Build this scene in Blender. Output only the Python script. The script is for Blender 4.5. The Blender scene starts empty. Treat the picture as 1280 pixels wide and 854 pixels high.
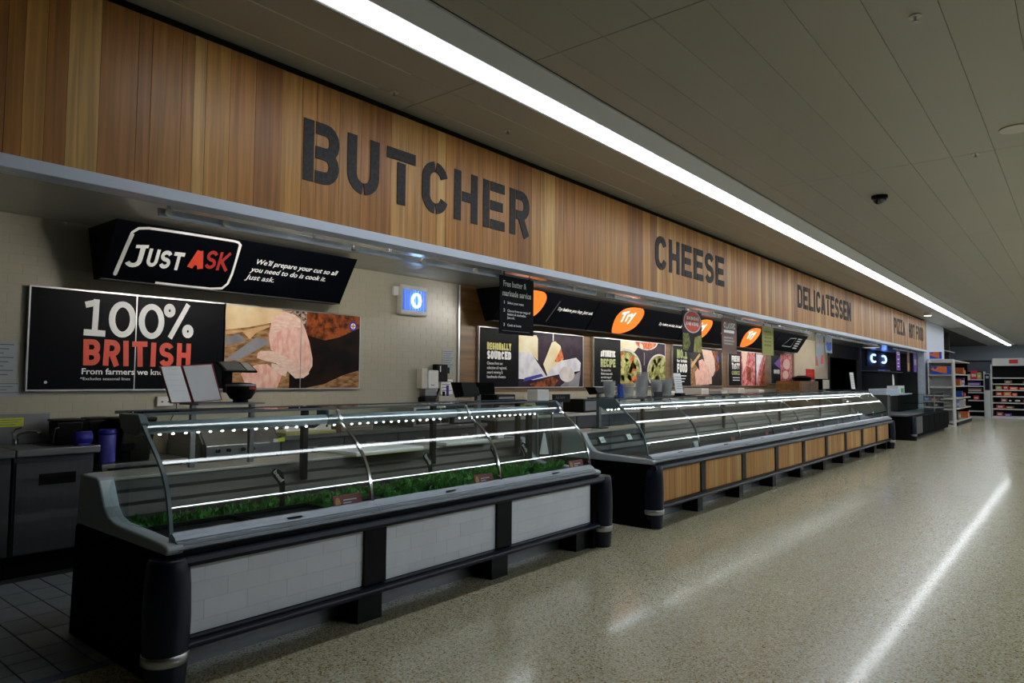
import bpy, math, random
from mathutils import Vector, Matrix
random.seed(7)
S = bpy.context.scene
COL = S.collection
PI = math.pi

# ------------------------------------------------------------------ camera
yaw, pitch, roll = math.radians(39.4458), math.radians(3.1698), math.radians(0.3808)
f_ = Vector((math.cos(yaw)*math.cos(pitch), math.sin(yaw)*math.cos(pitch), math.sin(pitch)))
r_ = Vector((math.sin(yaw), -math.cos(yaw), 0)); u_ = r_.cross(f_)
rr = math.cos(roll)*r_ + math.sin(roll)*u_; uu = -math.sin(roll)*r_ + math.cos(roll)*u_
cd = bpy.data.cameras.new('camera'); cam = bpy.data.objects.new('camera', cd); COL.objects.link(cam)
cd.sensor_width = 36; cd.lens = 24.387; cd.clip_start = 0.05; cd.clip_end = 200
m3 = Matrix((rr, uu, -f_)).transposed()
cam.matrix_world = Matrix.Translation((0, 0, 1.5)) @ m3.to_4x4()
S.camera = cam

# ------------------------------------------------------------------ world, exposure
W = bpy.data.worlds.new('world'); S.world = W; W.use_nodes = True
W.node_tree.nodes['Background'].inputs[0].default_value = (0.035, 0.045, 0.065, 1)
W.node_tree.nodes['Background'].inputs[1].default_value = 0.3
S.view_settings.view_transform = 'Standard'; S.view_settings.look = 'None'
S.view_settings.exposure = 0.6; S.view_settings.gamma = 1.0
S.view_settings.use_curve_mapping = False
STRIP_POWER = 7.2      # ceiling strip over the counters
STRIP2_POWER = 40.0     # parallel strips over the next aisles
LED_POWER = 130.0
SERVICE_POWER = 95.0     # wall washers on the back of the fascia

# ------------------------------------------------------------------ materials
def mat(name, col, rough=0.5, metal=0.0, emit=0.0, noise=0.0, nscale=8.0, bump=0.0, stretch=None, spec=0.5, coat=0.0, rnd=0.0, emc=None):
    m = bpy.data.materials.new(name); m.use_nodes = True
    nt = m.node_tree; b = nt.nodes['Principled BSDF']
    b.inputs['Base Color'].default_value = (*col, 1); b.inputs['Roughness'].default_value = rough
    b.inputs['Metallic'].default_value = metal; b.inputs['Specular IOR Level'].default_value = spec
    b.inputs['Coat Weight'].default_value = coat
    if emit:
        b.inputs['Emission Color'].default_value = (*(emc or col), 1); b.inputs['Emission Strength'].default_value = emit
    if noise or bump or rnd:
        tc = nt.nodes.new('ShaderNodeTexCoord'); mp = nt.nodes.new('ShaderNodeMapping')
        nt.links.new(tc.outputs['Object'], mp.inputs[0])
        if stretch: mp.inputs['Scale'].default_value = stretch
        nz = nt.nodes.new('ShaderNodeTexNoise'); nz.inputs['Scale'].default_value = nscale; nz.inputs['Detail'].default_value = 5
        nt.links.new(mp.outputs[0], nz.inputs['Vector'])
        if noise or rnd:
            hs = nt.nodes.new('ShaderNodeHueSaturation'); hs.inputs['Color'].default_value = (*col, 1)
            mr = nt.nodes.new('ShaderNodeMapRange'); mr.inputs[1].default_value = .25; mr.inputs[2].default_value = .75
            mr.inputs[3].default_value = 1-noise; mr.inputs[4].default_value = 1+noise
            nt.links.new(nz.outputs[0], mr.inputs[0])
            src = mr.outputs[0]
            if rnd:
                oi = nt.nodes.new('ShaderNodeObjectInfo'); m2 = nt.nodes.new('ShaderNodeMapRange')
                m2.inputs[3].default_value = 1-rnd; m2.inputs[4].default_value = 1+rnd
                nt.links.new(oi.outputs['Random'], m2.inputs[0])
                mu = nt.nodes.new('ShaderNodeMath'); mu.operation = 'MULTIPLY'
                nt.links.new(src, mu.inputs[0]); nt.links.new(m2.outputs[0], mu.inputs[1]); src = mu.outputs[0]
            nt.links.new(src, hs.inputs['Value']); nt.links.new(hs.outputs[0], b.inputs['Base Color'])
        if bump:
            bp = nt.nodes.new('ShaderNodeBump'); bp.inputs['Strength'].default_value = bump; bp.inputs['Distance'].default_value = .01
            nt.links.new(nz.outputs[0], bp.inputs['Height']); nt.links.new(bp.outputs[0], b.inputs['Normal'])
    return m

def glass(name, tint=(.93, .97, .96), base=.04, power=5.0, rough=0.0, dirt=0.0):
    m = bpy.data.materials.new(name); m.use_nodes = True; nt = m.node_tree; nt.nodes.clear()
    out = nt.nodes.new('ShaderNodeOutputMaterial'); mx = nt.nodes.new('ShaderNodeMixShader')
    tr = nt.nodes.new('ShaderNodeBsdfTransparent'); tr.inputs[0].default_value = (*tint, 1)
    gl = nt.nodes.new('ShaderNodeBsdfGlossy'); gl.inputs['Roughness'].default_value = rough
    lw = nt.nodes.new('ShaderNodeLayerWeight'); lw.inputs['Blend'].default_value = .5
    pw = nt.nodes.new('ShaderNodeMath'); pw.operation = 'POWER'; pw.inputs[1].default_value = power
    ma = nt.nodes.new('ShaderNodeMath'); ma.operation = 'MULTIPLY_ADD'; ma.inputs[1].default_value = 1-base; ma.inputs[2].default_value = base
    L = nt.links.new
    L(lw.outputs['Facing'], pw.inputs[0]); L(pw.outputs[0], ma.inputs[0]); L(ma.outputs[0], mx.inputs[0])
    L(tr.outputs[0], mx.inputs[1]); L(gl.outputs[0], mx.inputs[2])
    last = mx
    if dirt:
        df = nt.nodes.new('ShaderNodeBsdfDiffuse'); df.inputs[0].default_value = (.92, .92, .95, 1)
        m2 = nt.nodes.new('ShaderNodeMixShader'); m2.inputs[0].default_value = dirt
        L(mx.outputs[0], m2.inputs[1]); L(df.outputs[0], m2.inputs[2]); last = m2
    L(last.outputs[0], out.inputs[0])
    return m

def emis(name, col, s):
    m = bpy.data.materials.new(name); m.use_nodes = True; nt = m.node_tree; nt.nodes.clear()
    o = nt.nodes.new('ShaderNodeOutputMaterial'); e = nt.nodes.new('ShaderNodeEmission')
    e.inputs[0].default_value = (*col, 1); e.inputs[1].default_value = s; nt.links.new(e.outputs[0], o.inputs[0]); return m

def wood(name, stops, rough=.35, grain='Z', gs=1.0):
    m = bpy.data.materials.new(name); m.use_nodes = True; nt = m.node_tree; b = nt.nodes['Principled BSDF']; L = nt.links.new
    oi = nt.nodes.new('ShaderNodeObjectInfo'); cr = nt.nodes.new('ShaderNodeValToRGB')
    el = cr.color_ramp.elements
    while len(el) < len(stops): el.new(.5)
    for i, c in enumerate(stops): el[i].position = i/(len(stops)-1); el[i].color = (*c, 1)
    L(oi.outputs['Random'], cr.inputs[0])
    tc = nt.nodes.new('ShaderNodeTexCoord'); mp = nt.nodes.new('ShaderNodeMapping')
    mp.inputs['Scale'].default_value = (30*gs, 30*gs, .9) if grain == 'Z' else (.8, 14*gs, 14*gs)
    L(tc.outputs['Object'], mp.inputs[0])
    off = nt.nodes.new('ShaderNodeVectorMath'); off.operation = 'SCALE'; off.inputs['Scale'].default_value = 37
    cb = nt.nodes.new('ShaderNodeCombineXYZ')
    for i in range(3): L(oi.outputs['Random'], cb.inputs[i])
    L(cb.outputs[0], off.inputs[0])
    ad = nt.nodes.new('ShaderNodeVectorMath'); L(mp.outputs[0], ad.inputs[0]); L(off.outputs[0], ad.inputs[1])
    nz = nt.nodes.new('ShaderNodeTexNoise'); nz.inputs['Scale'].default_value = 1.0; nz.inputs['Detail'].default_value = 6; nz.inputs['Distortion'].default_value = .6
    L(ad.outputs[0], nz.inputs['Vector'])
    mr = nt.nodes.new('ShaderNodeMapRange'); mr.inputs[1].default_value = .3; mr.inputs[2].default_value = .7; mr.inputs[3].default_value = .62; mr.inputs[4].default_value = 1.22
    L(nz.outputs[0], mr.inputs[0])
    hs = nt.nodes.new('ShaderNodeHueSaturation'); L(cr.outputs[0], hs.inputs['Color']); L(mr.outputs[0], hs.inputs['Value'])
    L(hs.outputs[0], b.inputs['Base Color']); b.inputs['Roughness'].default_value = rough
    bp = nt.nodes.new('ShaderNodeBump'); bp.inputs['Strength'].default_value = .15; bp.inputs['Distance'].default_value = .004
    L(nz.outputs[0], bp.inputs['Height']); L(bp.outputs[0], b.inputs['Normal'])
    return m

M = {}
M['plank'] = wood('cedar_plank', [(.33, .130, .030), (.54, .24, .05), (.38, .155, .035), (.64, .32, .075), (.41, .17, .040), (.74, .44, .14), (.34, .135, .032), (.57, .265, .06)], .42)
M['slat'] = wood('oak_slat', [(.46, .20, .040), (.56, .27, .065), (.50, .23, .05), (.66, .38, .12), (.53, .25, .055)], .55)
M['laminate'] = wood('brown_laminate', [(.175, .085, .024), (.20, .10, .03)], .45, 'X')
M['black'] = mat('black_plastic', (.003, .003, .004), .45, spec=.15)
M['matblack'] = mat('matt_black', (.0015, .0015, .002), .8, spec=.05, noise=.2, nscale=5)
M['navy'] = mat('navy_bumper', (.003, .006, .017), .36, spec=.25, noise=.12, nscale=12)
M['alu'] = mat('grey_aluminium', (.32, .36, .42), .32, .85, noise=.08, nscale=6)
M['cheek'] = mat('grey_moulding', (.33, .37, .41), .38, noise=.05, nscale=4)
M['teal'] = mat('slate_cap', (.10, .15, .17), .4, noise=.06)
M['tube'] = mat('pale_blue_grey_tube', (.48, .58, .68), .6, 0, noise=.04)
M['worktop'] = mat('worn_worktop_steel', (.40, .375, .34), .45, .35, noise=.10, nscale=3, stretch=(1, 8, 8))
M['steel'] = mat('brushed_steel', (.42, .42, .43), .30, 1.0, noise=.10, nscale=3, stretch=(1, 12, 30), bump=.03)
M['darksteel'] = mat('dark_steel', (.20, .205, .22), .42, .9, noise=.12, nscale=3, stretch=(1, 10, 10))
M['riser'] = mat('riser_steel', (.024, .021, .019), .45, .5, noise=.12, nscale=3, stretch=(1, 10, 10))
M['cabsteel'] = mat('cabinet_steel', (.085, .09, .10), .45, .6, noise=.10, nscale=4, stretch=(8, 1, 1))
M['chrome'] = mat('chrome', (.62, .64, .66), .12, 1.0, noise=.03)
M['rail'] = mat('galvanised_rail', (.55, .62, .74), .45, .3, noise=.10, nscale=14)
M['white'] = mat('white_plastic', (.72, .72, .72), .4, noise=.02)
M['cream'] = mat('cream_plastic', (.60, .57, .50), .4, noise=.03)
M['brick'] = mat('white_glazed_brick', (.84, .87, .95), .3, noise=.03, nscale=6, rnd=.03)
M['grout'] = mat('pale_grout', (.50, .52, .56), .8, noise=.05)
M['tile'] = mat('cream_wall_tile', (.39, .365, .285), .30, noise=.03, nscale=5, rnd=.015)
M['tilegrout'] = mat('wall_grout', (.34, .305, .235), .85, noise=.08)
M['beige'] = mat('beige_wall', (.52, .45, .35), .6, noise=.05, nscale=2)
M['kfloor'] = mat('grey_floor_tile', (.21, .24, .27), .35, noise=.10, nscale=9, rnd=.10)
M['kgrout'] = mat('dark_grout', (.025, .025, .028), .9, noise=.2)
M['kedge'] = mat('blue_grey_edge_strip', (.12, .15, .24), .45, noise=.1)
M['ceil'] = mat('cream_ceiling_panel', (.41, .388, .33), .38, noise=.03, nscale=1.2, rnd=.02)
M['ceildark'] = mat('ceiling_void', (.05, .047, .04), .8, noise=.1)
M['seamlight'] = mat('pale_seam', (.65, .62, .55), .4, noise=.02)
M['soffit'] = mat('grey_soffit', (.42, .40, .35), .22, noise=.04, nscale=2)
M['trim'] = mat('pale_blue_trim', (.68, .75, .90), .3, noise=.03, nscale=5)
M['lettering'] = mat('charcoal_lettering', (.028, .026, .030), .7, noise=.5, nscale=40)
M['ink'] = mat('white_ink', (.92, .92, .92), .5, noise=.01)
M['inkgrey'] = mat('grey_ink', (.10, .10, .13), .5, noise=.01)
M['red'] = mat('poster_red', (.78, .075, .035), .45, noise=.03)
M['darkred'] = mat('ticket_red', (.32, .02, .03), .4, noise=.05)
M['askdark'] = mat('faded_red', (.40, .03, .025), .45, noise=.03)
M['poster'] = mat('poster_black', (.0015, .002, .004), .4, spec=.07, noise=.05)
M['silver'] = mat('silver_frame', (.55, .55, .55), .3, .9, noise=.03)
M['farwall'] = mat('blue_grey_wall', (.33, .37, .46), .7, noise=.03, nscale=1)
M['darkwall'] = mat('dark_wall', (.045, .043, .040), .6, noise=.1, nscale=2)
M['blue'] = mat('blue_plastic', (.030, .028, .34), .3, noise=.08)
M['midblue'] = mat('blue_barrel', (.085, .085, .42), .3, noise=.08)  # brighter blue for the barrel body than for its lid
M['yellowbd'] = mat('pale_yellow_board', (.62, .58, .26), .5, noise=.04)
M['paper'] = mat('white_paper', (.88, .88, .90), .7, noise=.03)
M['greentag'] = mat('lime_label', (.52, .60, .03), .5, noise=.04)
M['leaf'] = mat('plastic_parsley', (.045, .24, .02), .5, noise=.5, nscale=20)
M['orange'] = mat('orange_lit', (.7, .16, .02), .35, emit=.5, emc=(1, .19, .02), noise=.02)
M['neon'] = emis('neon_blue_white', (.45, .72, 1), 9)
M['neonblue'] = mat('blue_lit_panel', (.03, .10, .40), .4, emit=.55, emc=(.06, .20, .85), noise=.05)
M['led'] = emis('led_white', (.93, .97, 1), LED_POWER)
M['strip'] = emis('strip_diffuser', (.90, .95, 1.0), STRIP_POWER)
M['strip2'] = emis('strip_diffuser_far', (.82, .91, 1.0), STRIP2_POWER)
M['service'] = emis('service_diffuser', (1.0, .95, .86), SERVICE_POWER)
M['housing'] = mat('luminaire_reflector', (.72, .74, .78), .45, 0, noise=.02)
M['down'] = emis('downlight_glow', (1, .95, .85), 4)
M['glass'] = glass('curved_glass', base=.05, power=4.5)
M['flatglass'] = glass('side_glass', (.86, .93, .92), base=.045)
M['pot'] = glass('clear_pot', (.93, .95, .96), base=.10, power=3, rough=.15, dirt=.14)
M['dome'] = mat('smoked_dome', (.004, .004, .005), .08, coat=1)
M['purple'] = mat('purple_card', (.16, .05, .40), .5, noise=.05)
M['brownsign'] = mat('brown_card', (.20, .095, .075), .5, noise=.08)
M['olivesign'] = mat('olive_card', (.36, .36, .075), .5, noise=.05)
M['amber'] = mat('amber_disc', (.75, .33, .03), .4, noise=.05)
M['bluepaint'] = mat('box_blue', (.02, .09, .50), .5, noise=.05)
M['orangebox'] = mat('box_orange', (.80, .17, .04), .5, noise=.08)
M['shelf'] = mat('white_shelf', (.55, .55, .54), .45, noise=.03)
M['redmat'] = mat('flat_red', (.55, .02, .02), .5, noise=.05)

def terrazzo():
    m = bpy.data.materials.new('terrazzo'); m.use_nodes = True; nt = m.node_tree; b = nt.nodes['Principled BSDF']; L = nt.links.new
    tc = nt.nodes.new('ShaderNodeTexCoord')
    def vor(scale):
        v = nt.nodes.new('ShaderNodeTexVoronoi'); v.inputs['Scale'].default_value = scale; L(tc.outputs['Object'], v.inputs['Vector']); return v
    v = vor(125); sp = nt.nodes.new('ShaderNodeSeparateColor'); L(v.outputs['Color'], sp.inputs[0])
    cr = nt.nodes.new('ShaderNodeValToRGB'); cr.color_ramp.interpolation = 'CONSTANT'
    cs = [(0, (.54, .52, .40)), (.32, (.42, .39, .265)), (.50, (.62, .60, .50)), (.66, (.36, .28, .13)), (.76, (.48, .44, .29)), (.87, (.15, .125, .07)), (.93, (.70, .69, .60)), (.98, (.32, .17, .05))]
    el = cr.color_ramp.elements
    while len(el) < len(cs): el.new(.5)
    for i, (p, c) in enumerate(cs): el[i].position = p; el[i].color = (*[c[0]*.90, c[1]*.89, c[2]*.82], 1)
    L(sp.outputs[0], cr.inputs[0])
    nz = nt.nodes.new('ShaderNodeTexNoise'); nz.inputs['Scale'].default_value = .7; nz.inputs['Detail'].default_value = 4; L(tc.outputs['Object'], nz.inputs['Vector'])
    mr = nt.nodes.new('ShaderNodeMapRange'); mr.inputs[3].default_value = .93; mr.inputs[4].default_value = 1.07; L(nz.outputs[0], mr.inputs[0])
    hs = nt.nodes.new('ShaderNodeHueSaturation'); L(cr.outputs[0], hs.inputs['Color']); L(mr.outputs[0], hs.inputs['Value']); L(hs.outputs[0], b.inputs['Base Color'])
    mr2 = nt.nodes.new('ShaderNodeMapRange'); mr2.inputs[3].default_value = .22; mr2.inputs[4].default_value = .27; L(nz.outputs[0], mr2.inputs[0]); L(mr2.outputs[0], b.inputs['Roughness'])
    b.inputs['Coat Weight'].default_value = .22; b.inputs['Coat Roughness'].default_value = .075
    n2 = nt.nodes.new('ShaderNodeTexNoise'); n2.inputs['Scale'].default_value = 1.6; n2.inputs['Detail'].default_value = 1; L(tc.outputs['Object'], n2.inputs['Vector'])
    bp = nt.nodes.new('ShaderNodeBump'); bp.inputs['Strength'].default_value = .05; bp.inputs['Distance'].default_value = .010
    L(n2.outputs[0], bp.inputs['Height']); L(bp.outputs[0], b.inputs['Normal'])
    n3 = nt.nodes.new('ShaderNodeTexNoise'); n3.inputs['Scale'].default_value = 1.9; n3.inputs['Detail'].default_value = 0; L(tc.outputs['Object'], n3.inputs['Vector'])
    b3 = nt.nodes.new('ShaderNodeBump'); b3.inputs['Strength'].default_value = .035; b3.inputs['Distance'].default_value = .02
    L(n3.outputs[0], b3.inputs['Height']); L(b3.outputs[0], b.inputs['Coat Normal'])
    return m
M['terrazzo'] = terrazzo()

def picmat(name, c1, c2, scale=10, stretch=(1, 1, 1), rough=.4):
    m = bpy.data.materials.new(name); m.use_nodes = True; nt = m.node_tree; b = nt.nodes['Principled BSDF']; L = nt.links.new
    tc = nt.nodes.new('ShaderNodeTexCoord'); mp = nt.nodes.new('ShaderNodeMapping'); mp.inputs['Scale'].default_value = stretch; L(tc.outputs['Object'], mp.inputs[0])
    nz = nt.nodes.new('ShaderNodeTexNoise'); nz.inputs['Scale'].default_value = scale; nz.inputs['Detail'].default_value = 6; L(mp.outputs[0], nz.inputs['Vector'])
    cr = nt.nodes.new('ShaderNodeValToRGB'); cr.color_ramp.elements[0].position = .38; cr.color_ramp.elements[1].position = .62
    cr.color_ramp.elements[0].color = (*c1, 1); cr.color_ramp.elements[1].color = (*c2, 1)
    L(nz.outputs[0], cr.inputs[0]); L(cr.outputs[0], b.inputs['Base Color']); b.inputs['Roughness'].default_value = rough; b.inputs['Specular IOR Level'].default_value = .12
    return m
M['p_board'] = picmat('print_cream_board', (.72, .50, .27), (.85, .67, .42), 3)
M['p_wood'] = picmat('print_brown_wood', (.20, .09, .035), (.46, .26, .12), 5, (2, 1, 6))
M['p_tan'] = picmat('print_tan_handle', (.55, .30, .13), (.72, .46, .24), 6)
M['p_dark'] = picmat('print_dark', (.004, .002, .003), (.018, .007, .004), 4)
M['p_crust'] = picmat('print_crust', (.07, .015, .006), (.38, .09, .02), 14)
M['p_pep'] = picmat('print_pepper', (.04, .025, .02), (.60, .42, .33), 30)
M['p_meat'] = picmat('print_pink_meat', (.80, .40, .33), (.90, .60, .52), 5, (4, 1, 2))
M['p_meat2'] = picmat('print_pale_meat', (.80, .50, .42), (.86, .66, .56), 8, (2, 1, 5))
M['p_meat3'] = picmat('print_red_meat', (.42, .05, .06), (.78, .30, .32), 12)
M['p_knife'] = picmat('print_blade', (.20, .20, .23), (.30, .30, .34), 3)
M['p_cheese'] = picmat('print_cheese', (.80, .68, .40), (.90, .84, .66), 3)
M['p_white'] = picmat('print_white_rind', (.62, .62, .72), (.82, .82, .86), 6)
M['p_plum'] = picmat('print_plum', (.012, .007, .018), (.04, .018, .04), 5)
M['p_olive'] = picmat('print_olive', (.24, .24, .05), (.50, .48, .15), 9)
M['p_carrot'] = picmat('print_orange_salad', (.60, .07, .02), (.85, .28, .09), 14)
M['p_bowl'] = picmat('print_bowl_rim', (.60, .55, .55), (.78, .72, .72), 4)

# ------------------------------------------------------------------ helpers
def wloc(o):
    v = Vector((0, 0, 0))
    while o is not None: v = v + Vector(o.location); o = o.parent
    return v

class MB:
    def __init__(s): s.v = []; s.f = []; s.mi = []; s.cur = 0
    def add(s, vs, fs):
        n = len(s.v); s.v += [tuple(p) for p in vs]; s.f += [tuple(i+n for i in q) for q in fs]; s.mi += [s.cur]*len(fs); return s
    def box(s, x0, x1, y0, y1, z0, z1):
        return s.add([(x0,y0,z0),(x1,y0,z0),(x1,y1,z0),(x0,y1,z0),(x0,y0,z1),(x1,y0,z1),(x1,y1,z1),(x0,y1,z1)],
                     [(0,3,2,1),(4,5,6,7),(0,1,5,4),(1,2,6,5),(2,3,7,6),(3,0,4,7)])
    def prism(s, prof, a0, a1, axis='X'):
        # prof: list of 2D points; X: (y,z), Y: (x,z), Z: (x,y)
        n = len(prof)
        def P(p, a): return (a, p[0], p[1]) if axis == 'X' else ((p[0], a, p[1]) if axis == 'Y' else (p[0], p[1], a))
        vs = [P(p, a0) for p in prof] + [P(p, a1) for p in prof]
        ar = sum(prof[i][0]*prof[(i+1) % n][1]-prof[(i+1) % n][0]*prof[i][1] for i in range(n))
        flip = (ar > 0) if axis != 'Y' else (ar < 0)
        fs = [tuple(range(n)), tuple(range(2*n-1, n-1, -1))] + [(i, i+n, (i+1) % n+n, (i+1) % n) for i in range(n)]
        if flip: fs = [tuple(reversed(q)) for q in fs]
        return s.add(vs, fs)
    def cyl(s, c, r, h, axis='Z', n=16, r2=None):
        r2 = r if r2 is None else r2; vs = []
        for k, (t, R) in enumerate(((0, r), (h, r2))):
            for i in range(n):
                a = 2*PI*i/n; x, y = R*math.cos(a), R*math.sin(a)
                vs.append((c[0]+x, c[1]+y, c[2]+t) if axis == 'Z' else ((c[0]+t, c[1]+x, c[2]+y) if axis == 'X' else (c[0]+y, c[1]+t, c[2]+x)))
        return s.add(vs, [tuple(range(n-1, -1, -1)), tuple(range(n, 2*n))] + [(i, (i+1) % n, (i+1) % n+n, i+n) for i in range(n)])
    def lathe(s, c, prof, n=20):
        vs = []
        for (r, z) in prof:
            for i in range(n): a = 2*PI*i/n; vs.append((c[0]+r*math.cos(a), c[1]+r*math.sin(a), c[2]+z))
        fs = []
        for k in range(len(prof)-1):
            for i in range(n): fs.append((k*n+i, k*n+(i+1) % n, (k+1)*n+(i+1) % n, (k+1)*n+i))
        fs.append(tuple(range(n-1, -1, -1))); fs.append(tuple(range((len(prof)-1)*n, len(prof)*n)))
        return s.add(vs, fs)
    def tube(s, pts, r, n=8):
        pts = [Vector(p) for p in pts]; vs = []; up = None
        for i, p in enumerate(pts):
            d = (pts[min(i+1, len(pts)-1)]-pts[max(i-1, 0)]).normalized()
            if up is None: up = Vector((0, 0, 1)) if abs(d.z) < .9 else Vector((1, 0, 0))
            a = d.cross(up).normalized(); b = d.cross(a).normalized(); up = -b if b.dot(up) < 0 else b
            R = r[i] if isinstance(r, (list, tuple)) else r
            for k in range(n): t = 2*PI*k/n; vs.append(p+a*R*math.cos(t)+up*R*math.sin(t))
        fs = [tuple(range(n)), tuple(range(len(vs)-1, len(vs)-n-1, -1))]
        for i in range(len(pts)-1):
            for k in range(n): fs.append((i*n+k, i*n+(k+1) % n, (i+1)*n+(k+1) % n, (i+1)*n+k))
        return s.add(vs, fs)
    def sheet(s, prof, x0, x1, th, sm=False):
        # curved glass sheet of thickness th following a (y,z) profile
        n = len(prof); nr = []
        for i in range(n):
            a = prof[max(i-1, 0)]; b = prof[min(i+1, n-1)]; dy, dz = b[0]-a[0], b[1]-a[1]; L = math.hypot(dy, dz); nr.append((-dz/L, dy/L))
        inner = [(prof[i][0]-nr[i][0]*th, prof[i][1]-nr[i][1]*th) for i in range(n)]
        if not sm: return s.prism(list(prof)+inner[::-1], x0, x1)
        for P, fl in ((list(prof), 0), (inner, 1)):
            vs = [(x0, y, z) for y, z in P]+[(x1, y, z) for y, z in P]
            fs = [(i, i+n, i+n+1, i+1) for i in range(n-1)]
            s.add(vs, fs if fl else [tuple(reversed(q)) for q in fs])
        for (i) in (0, n-1):
            s.add([(x0, *prof[i]), (x1, *prof[i]), (x1, *inner[i]), (x0, *inner[i])], [(0, 1, 2, 3)])
        for x in (x0, x1):
            for i in range(n-1): s.add([(x, *prof[i]), (x, *prof[i+1]), (x, *inner[i+1]), (x, *inner[i])], [(0, 1, 2, 3)])
        return s
    def mesh(s, name, mats):
        me = bpy.data.meshes.new(name); me.from_pydata(s.v, [], s.f)
        for m in (mats if isinstance(mats, (list, tuple)) else [mats]): me.materials.append(m)
        me.polygons.foreach_set('material_index', s.mi); me.update(); return me
    def build(s, name, mats, parent=None, bevel=0, smooth=False, local=False):
        if parent is not None and not local:
            w = wloc(parent); s.v = [(x-w.x, y-w.y, z-w.z) for x, y, z in s.v]
        o = bpy.data.objects.new(name, s.mesh(name, mats)); COL.objects.link(o); o.parent = parent
        fin(o, bevel, smooth); return o

def fin(o, bevel=0, smooth=False):
    if bevel:
        b = o.modifiers.new('bevel', 'BEVEL'); b.width = bevel; b.segments = 2; b.limit_method = 'ANGLE'; b.angle_limit = math.radians(40)
    if smooth:
        o.data.polygons.foreach_set('use_smooth', [len(p.vertices) == 4 for p in o.data.polygons])
        o.data.update()

def tag(o, label=None, cat=None, group=None, kind=None):
    if label: o['label'] = label
    if cat: o['category'] = cat
    if group: o['group'] = group
    if kind: o['kind'] = kind
    return o
def thing(name, loc, label, cat, group=None):
    o = bpy.data.objects.new(name, None); COL.objects.link(o); o.location = loc; o.empty_display_size = .05
    return tag(o, label, cat, group)
def box(name, x0, x1, y0, y1, z0, z1, m, parent=None, bevel=0):
    if parent is None:
        b = MB().box(x0, x1, y0, y1, z0, z1); return b.build(name, m, None, bevel)
    return MB().box(x0, x1, y0, y1, z0, z1).build(name, m, parent, bevel)
def share(src, name, parent, loc):
    o = bpy.data.objects.new(name, src.data); COL.objects.link(o); o.parent = parent; o.location = loc
    for md in src.modifiers:
        n = o.modifiers.new(md.name, md.type); n.width = md.width; n.segments = md.segments; n.limit_method = md.limit_method; n.angle_limit = md.angle_limit
    return o
def copy_tree(o, parent=None):
    c = o.copy(); COL.objects.link(c); c.parent = parent
    for ch in list(o.children): copy_tree(ch, c)
    return c

# text in the plane y=const (facing -y); local mesh coordinates x right, z up
_tc = {}
def textmesh(s, size, bold=0.0, shear=0.0, sx=1.0, depth=.0008, spacing=1.0):
    k = (s, size, bold, shear, sx, depth)
    if k in _tc: return _tc[k]
    cu = bpy.data.curves.new('t', 'FONT'); cu.body = s; cu.size = size; cu.offset = bold; cu.shear = shear; cu.extrude = depth; cu.resolution_u = 3; cu.space_line = spacing
    o = bpy.data.objects.new('t', cu); COL.objects.link(o); bpy.context.view_layer.update()
    me = bpy.data.meshes.new_from_object(o.evaluated_get(bpy.context.evaluated_depsgraph_get()))
    bpy.data.objects.remove(o); bpy.data.curves.remove(cu)
    for v in me.vertices: x, y, z = v.co; v.co = (x*sx, -z, y)
    _tc[k] = me; return me
def _w(s, size, bold, shear):
    me = textmesh(s, size, bold, shear); xs_ = [v.co.x for v in me.vertices]; return min(xs_), max(xs_)
def text(s, x, y, z, size, m, parent, bold=0.0, shear=0.0, tilt=0.0, name='lettering', width=None):
    """printed line; every word is a part of its own"""
    lo, hi = _w(s, size, bold, shear); k = (width/(hi-lo)) if width else 1.0
    w = wloc(parent); words = s.split(' '); pre = ''; o = None
    for i, wd in enumerate(words):
        me = textmesh(wd, size, bold, shear).copy(); me.materials.clear(); me.materials.append(m)
        off = 0 if not pre else _w(pre+wd, size, bold, shear)[1]-_w(wd, size, bold, shear)[1]
        for v in me.vertices: v.co.x = (v.co.x+off)*k
        o = bpy.data.objects.new(name, me); COL.objects.link(o); o.parent = parent
        o.location = (x-w.x, y-w.y, z-w.z); o.rotation_euler = (tilt, 0, 0); pre += wd+' '
    return o
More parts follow.
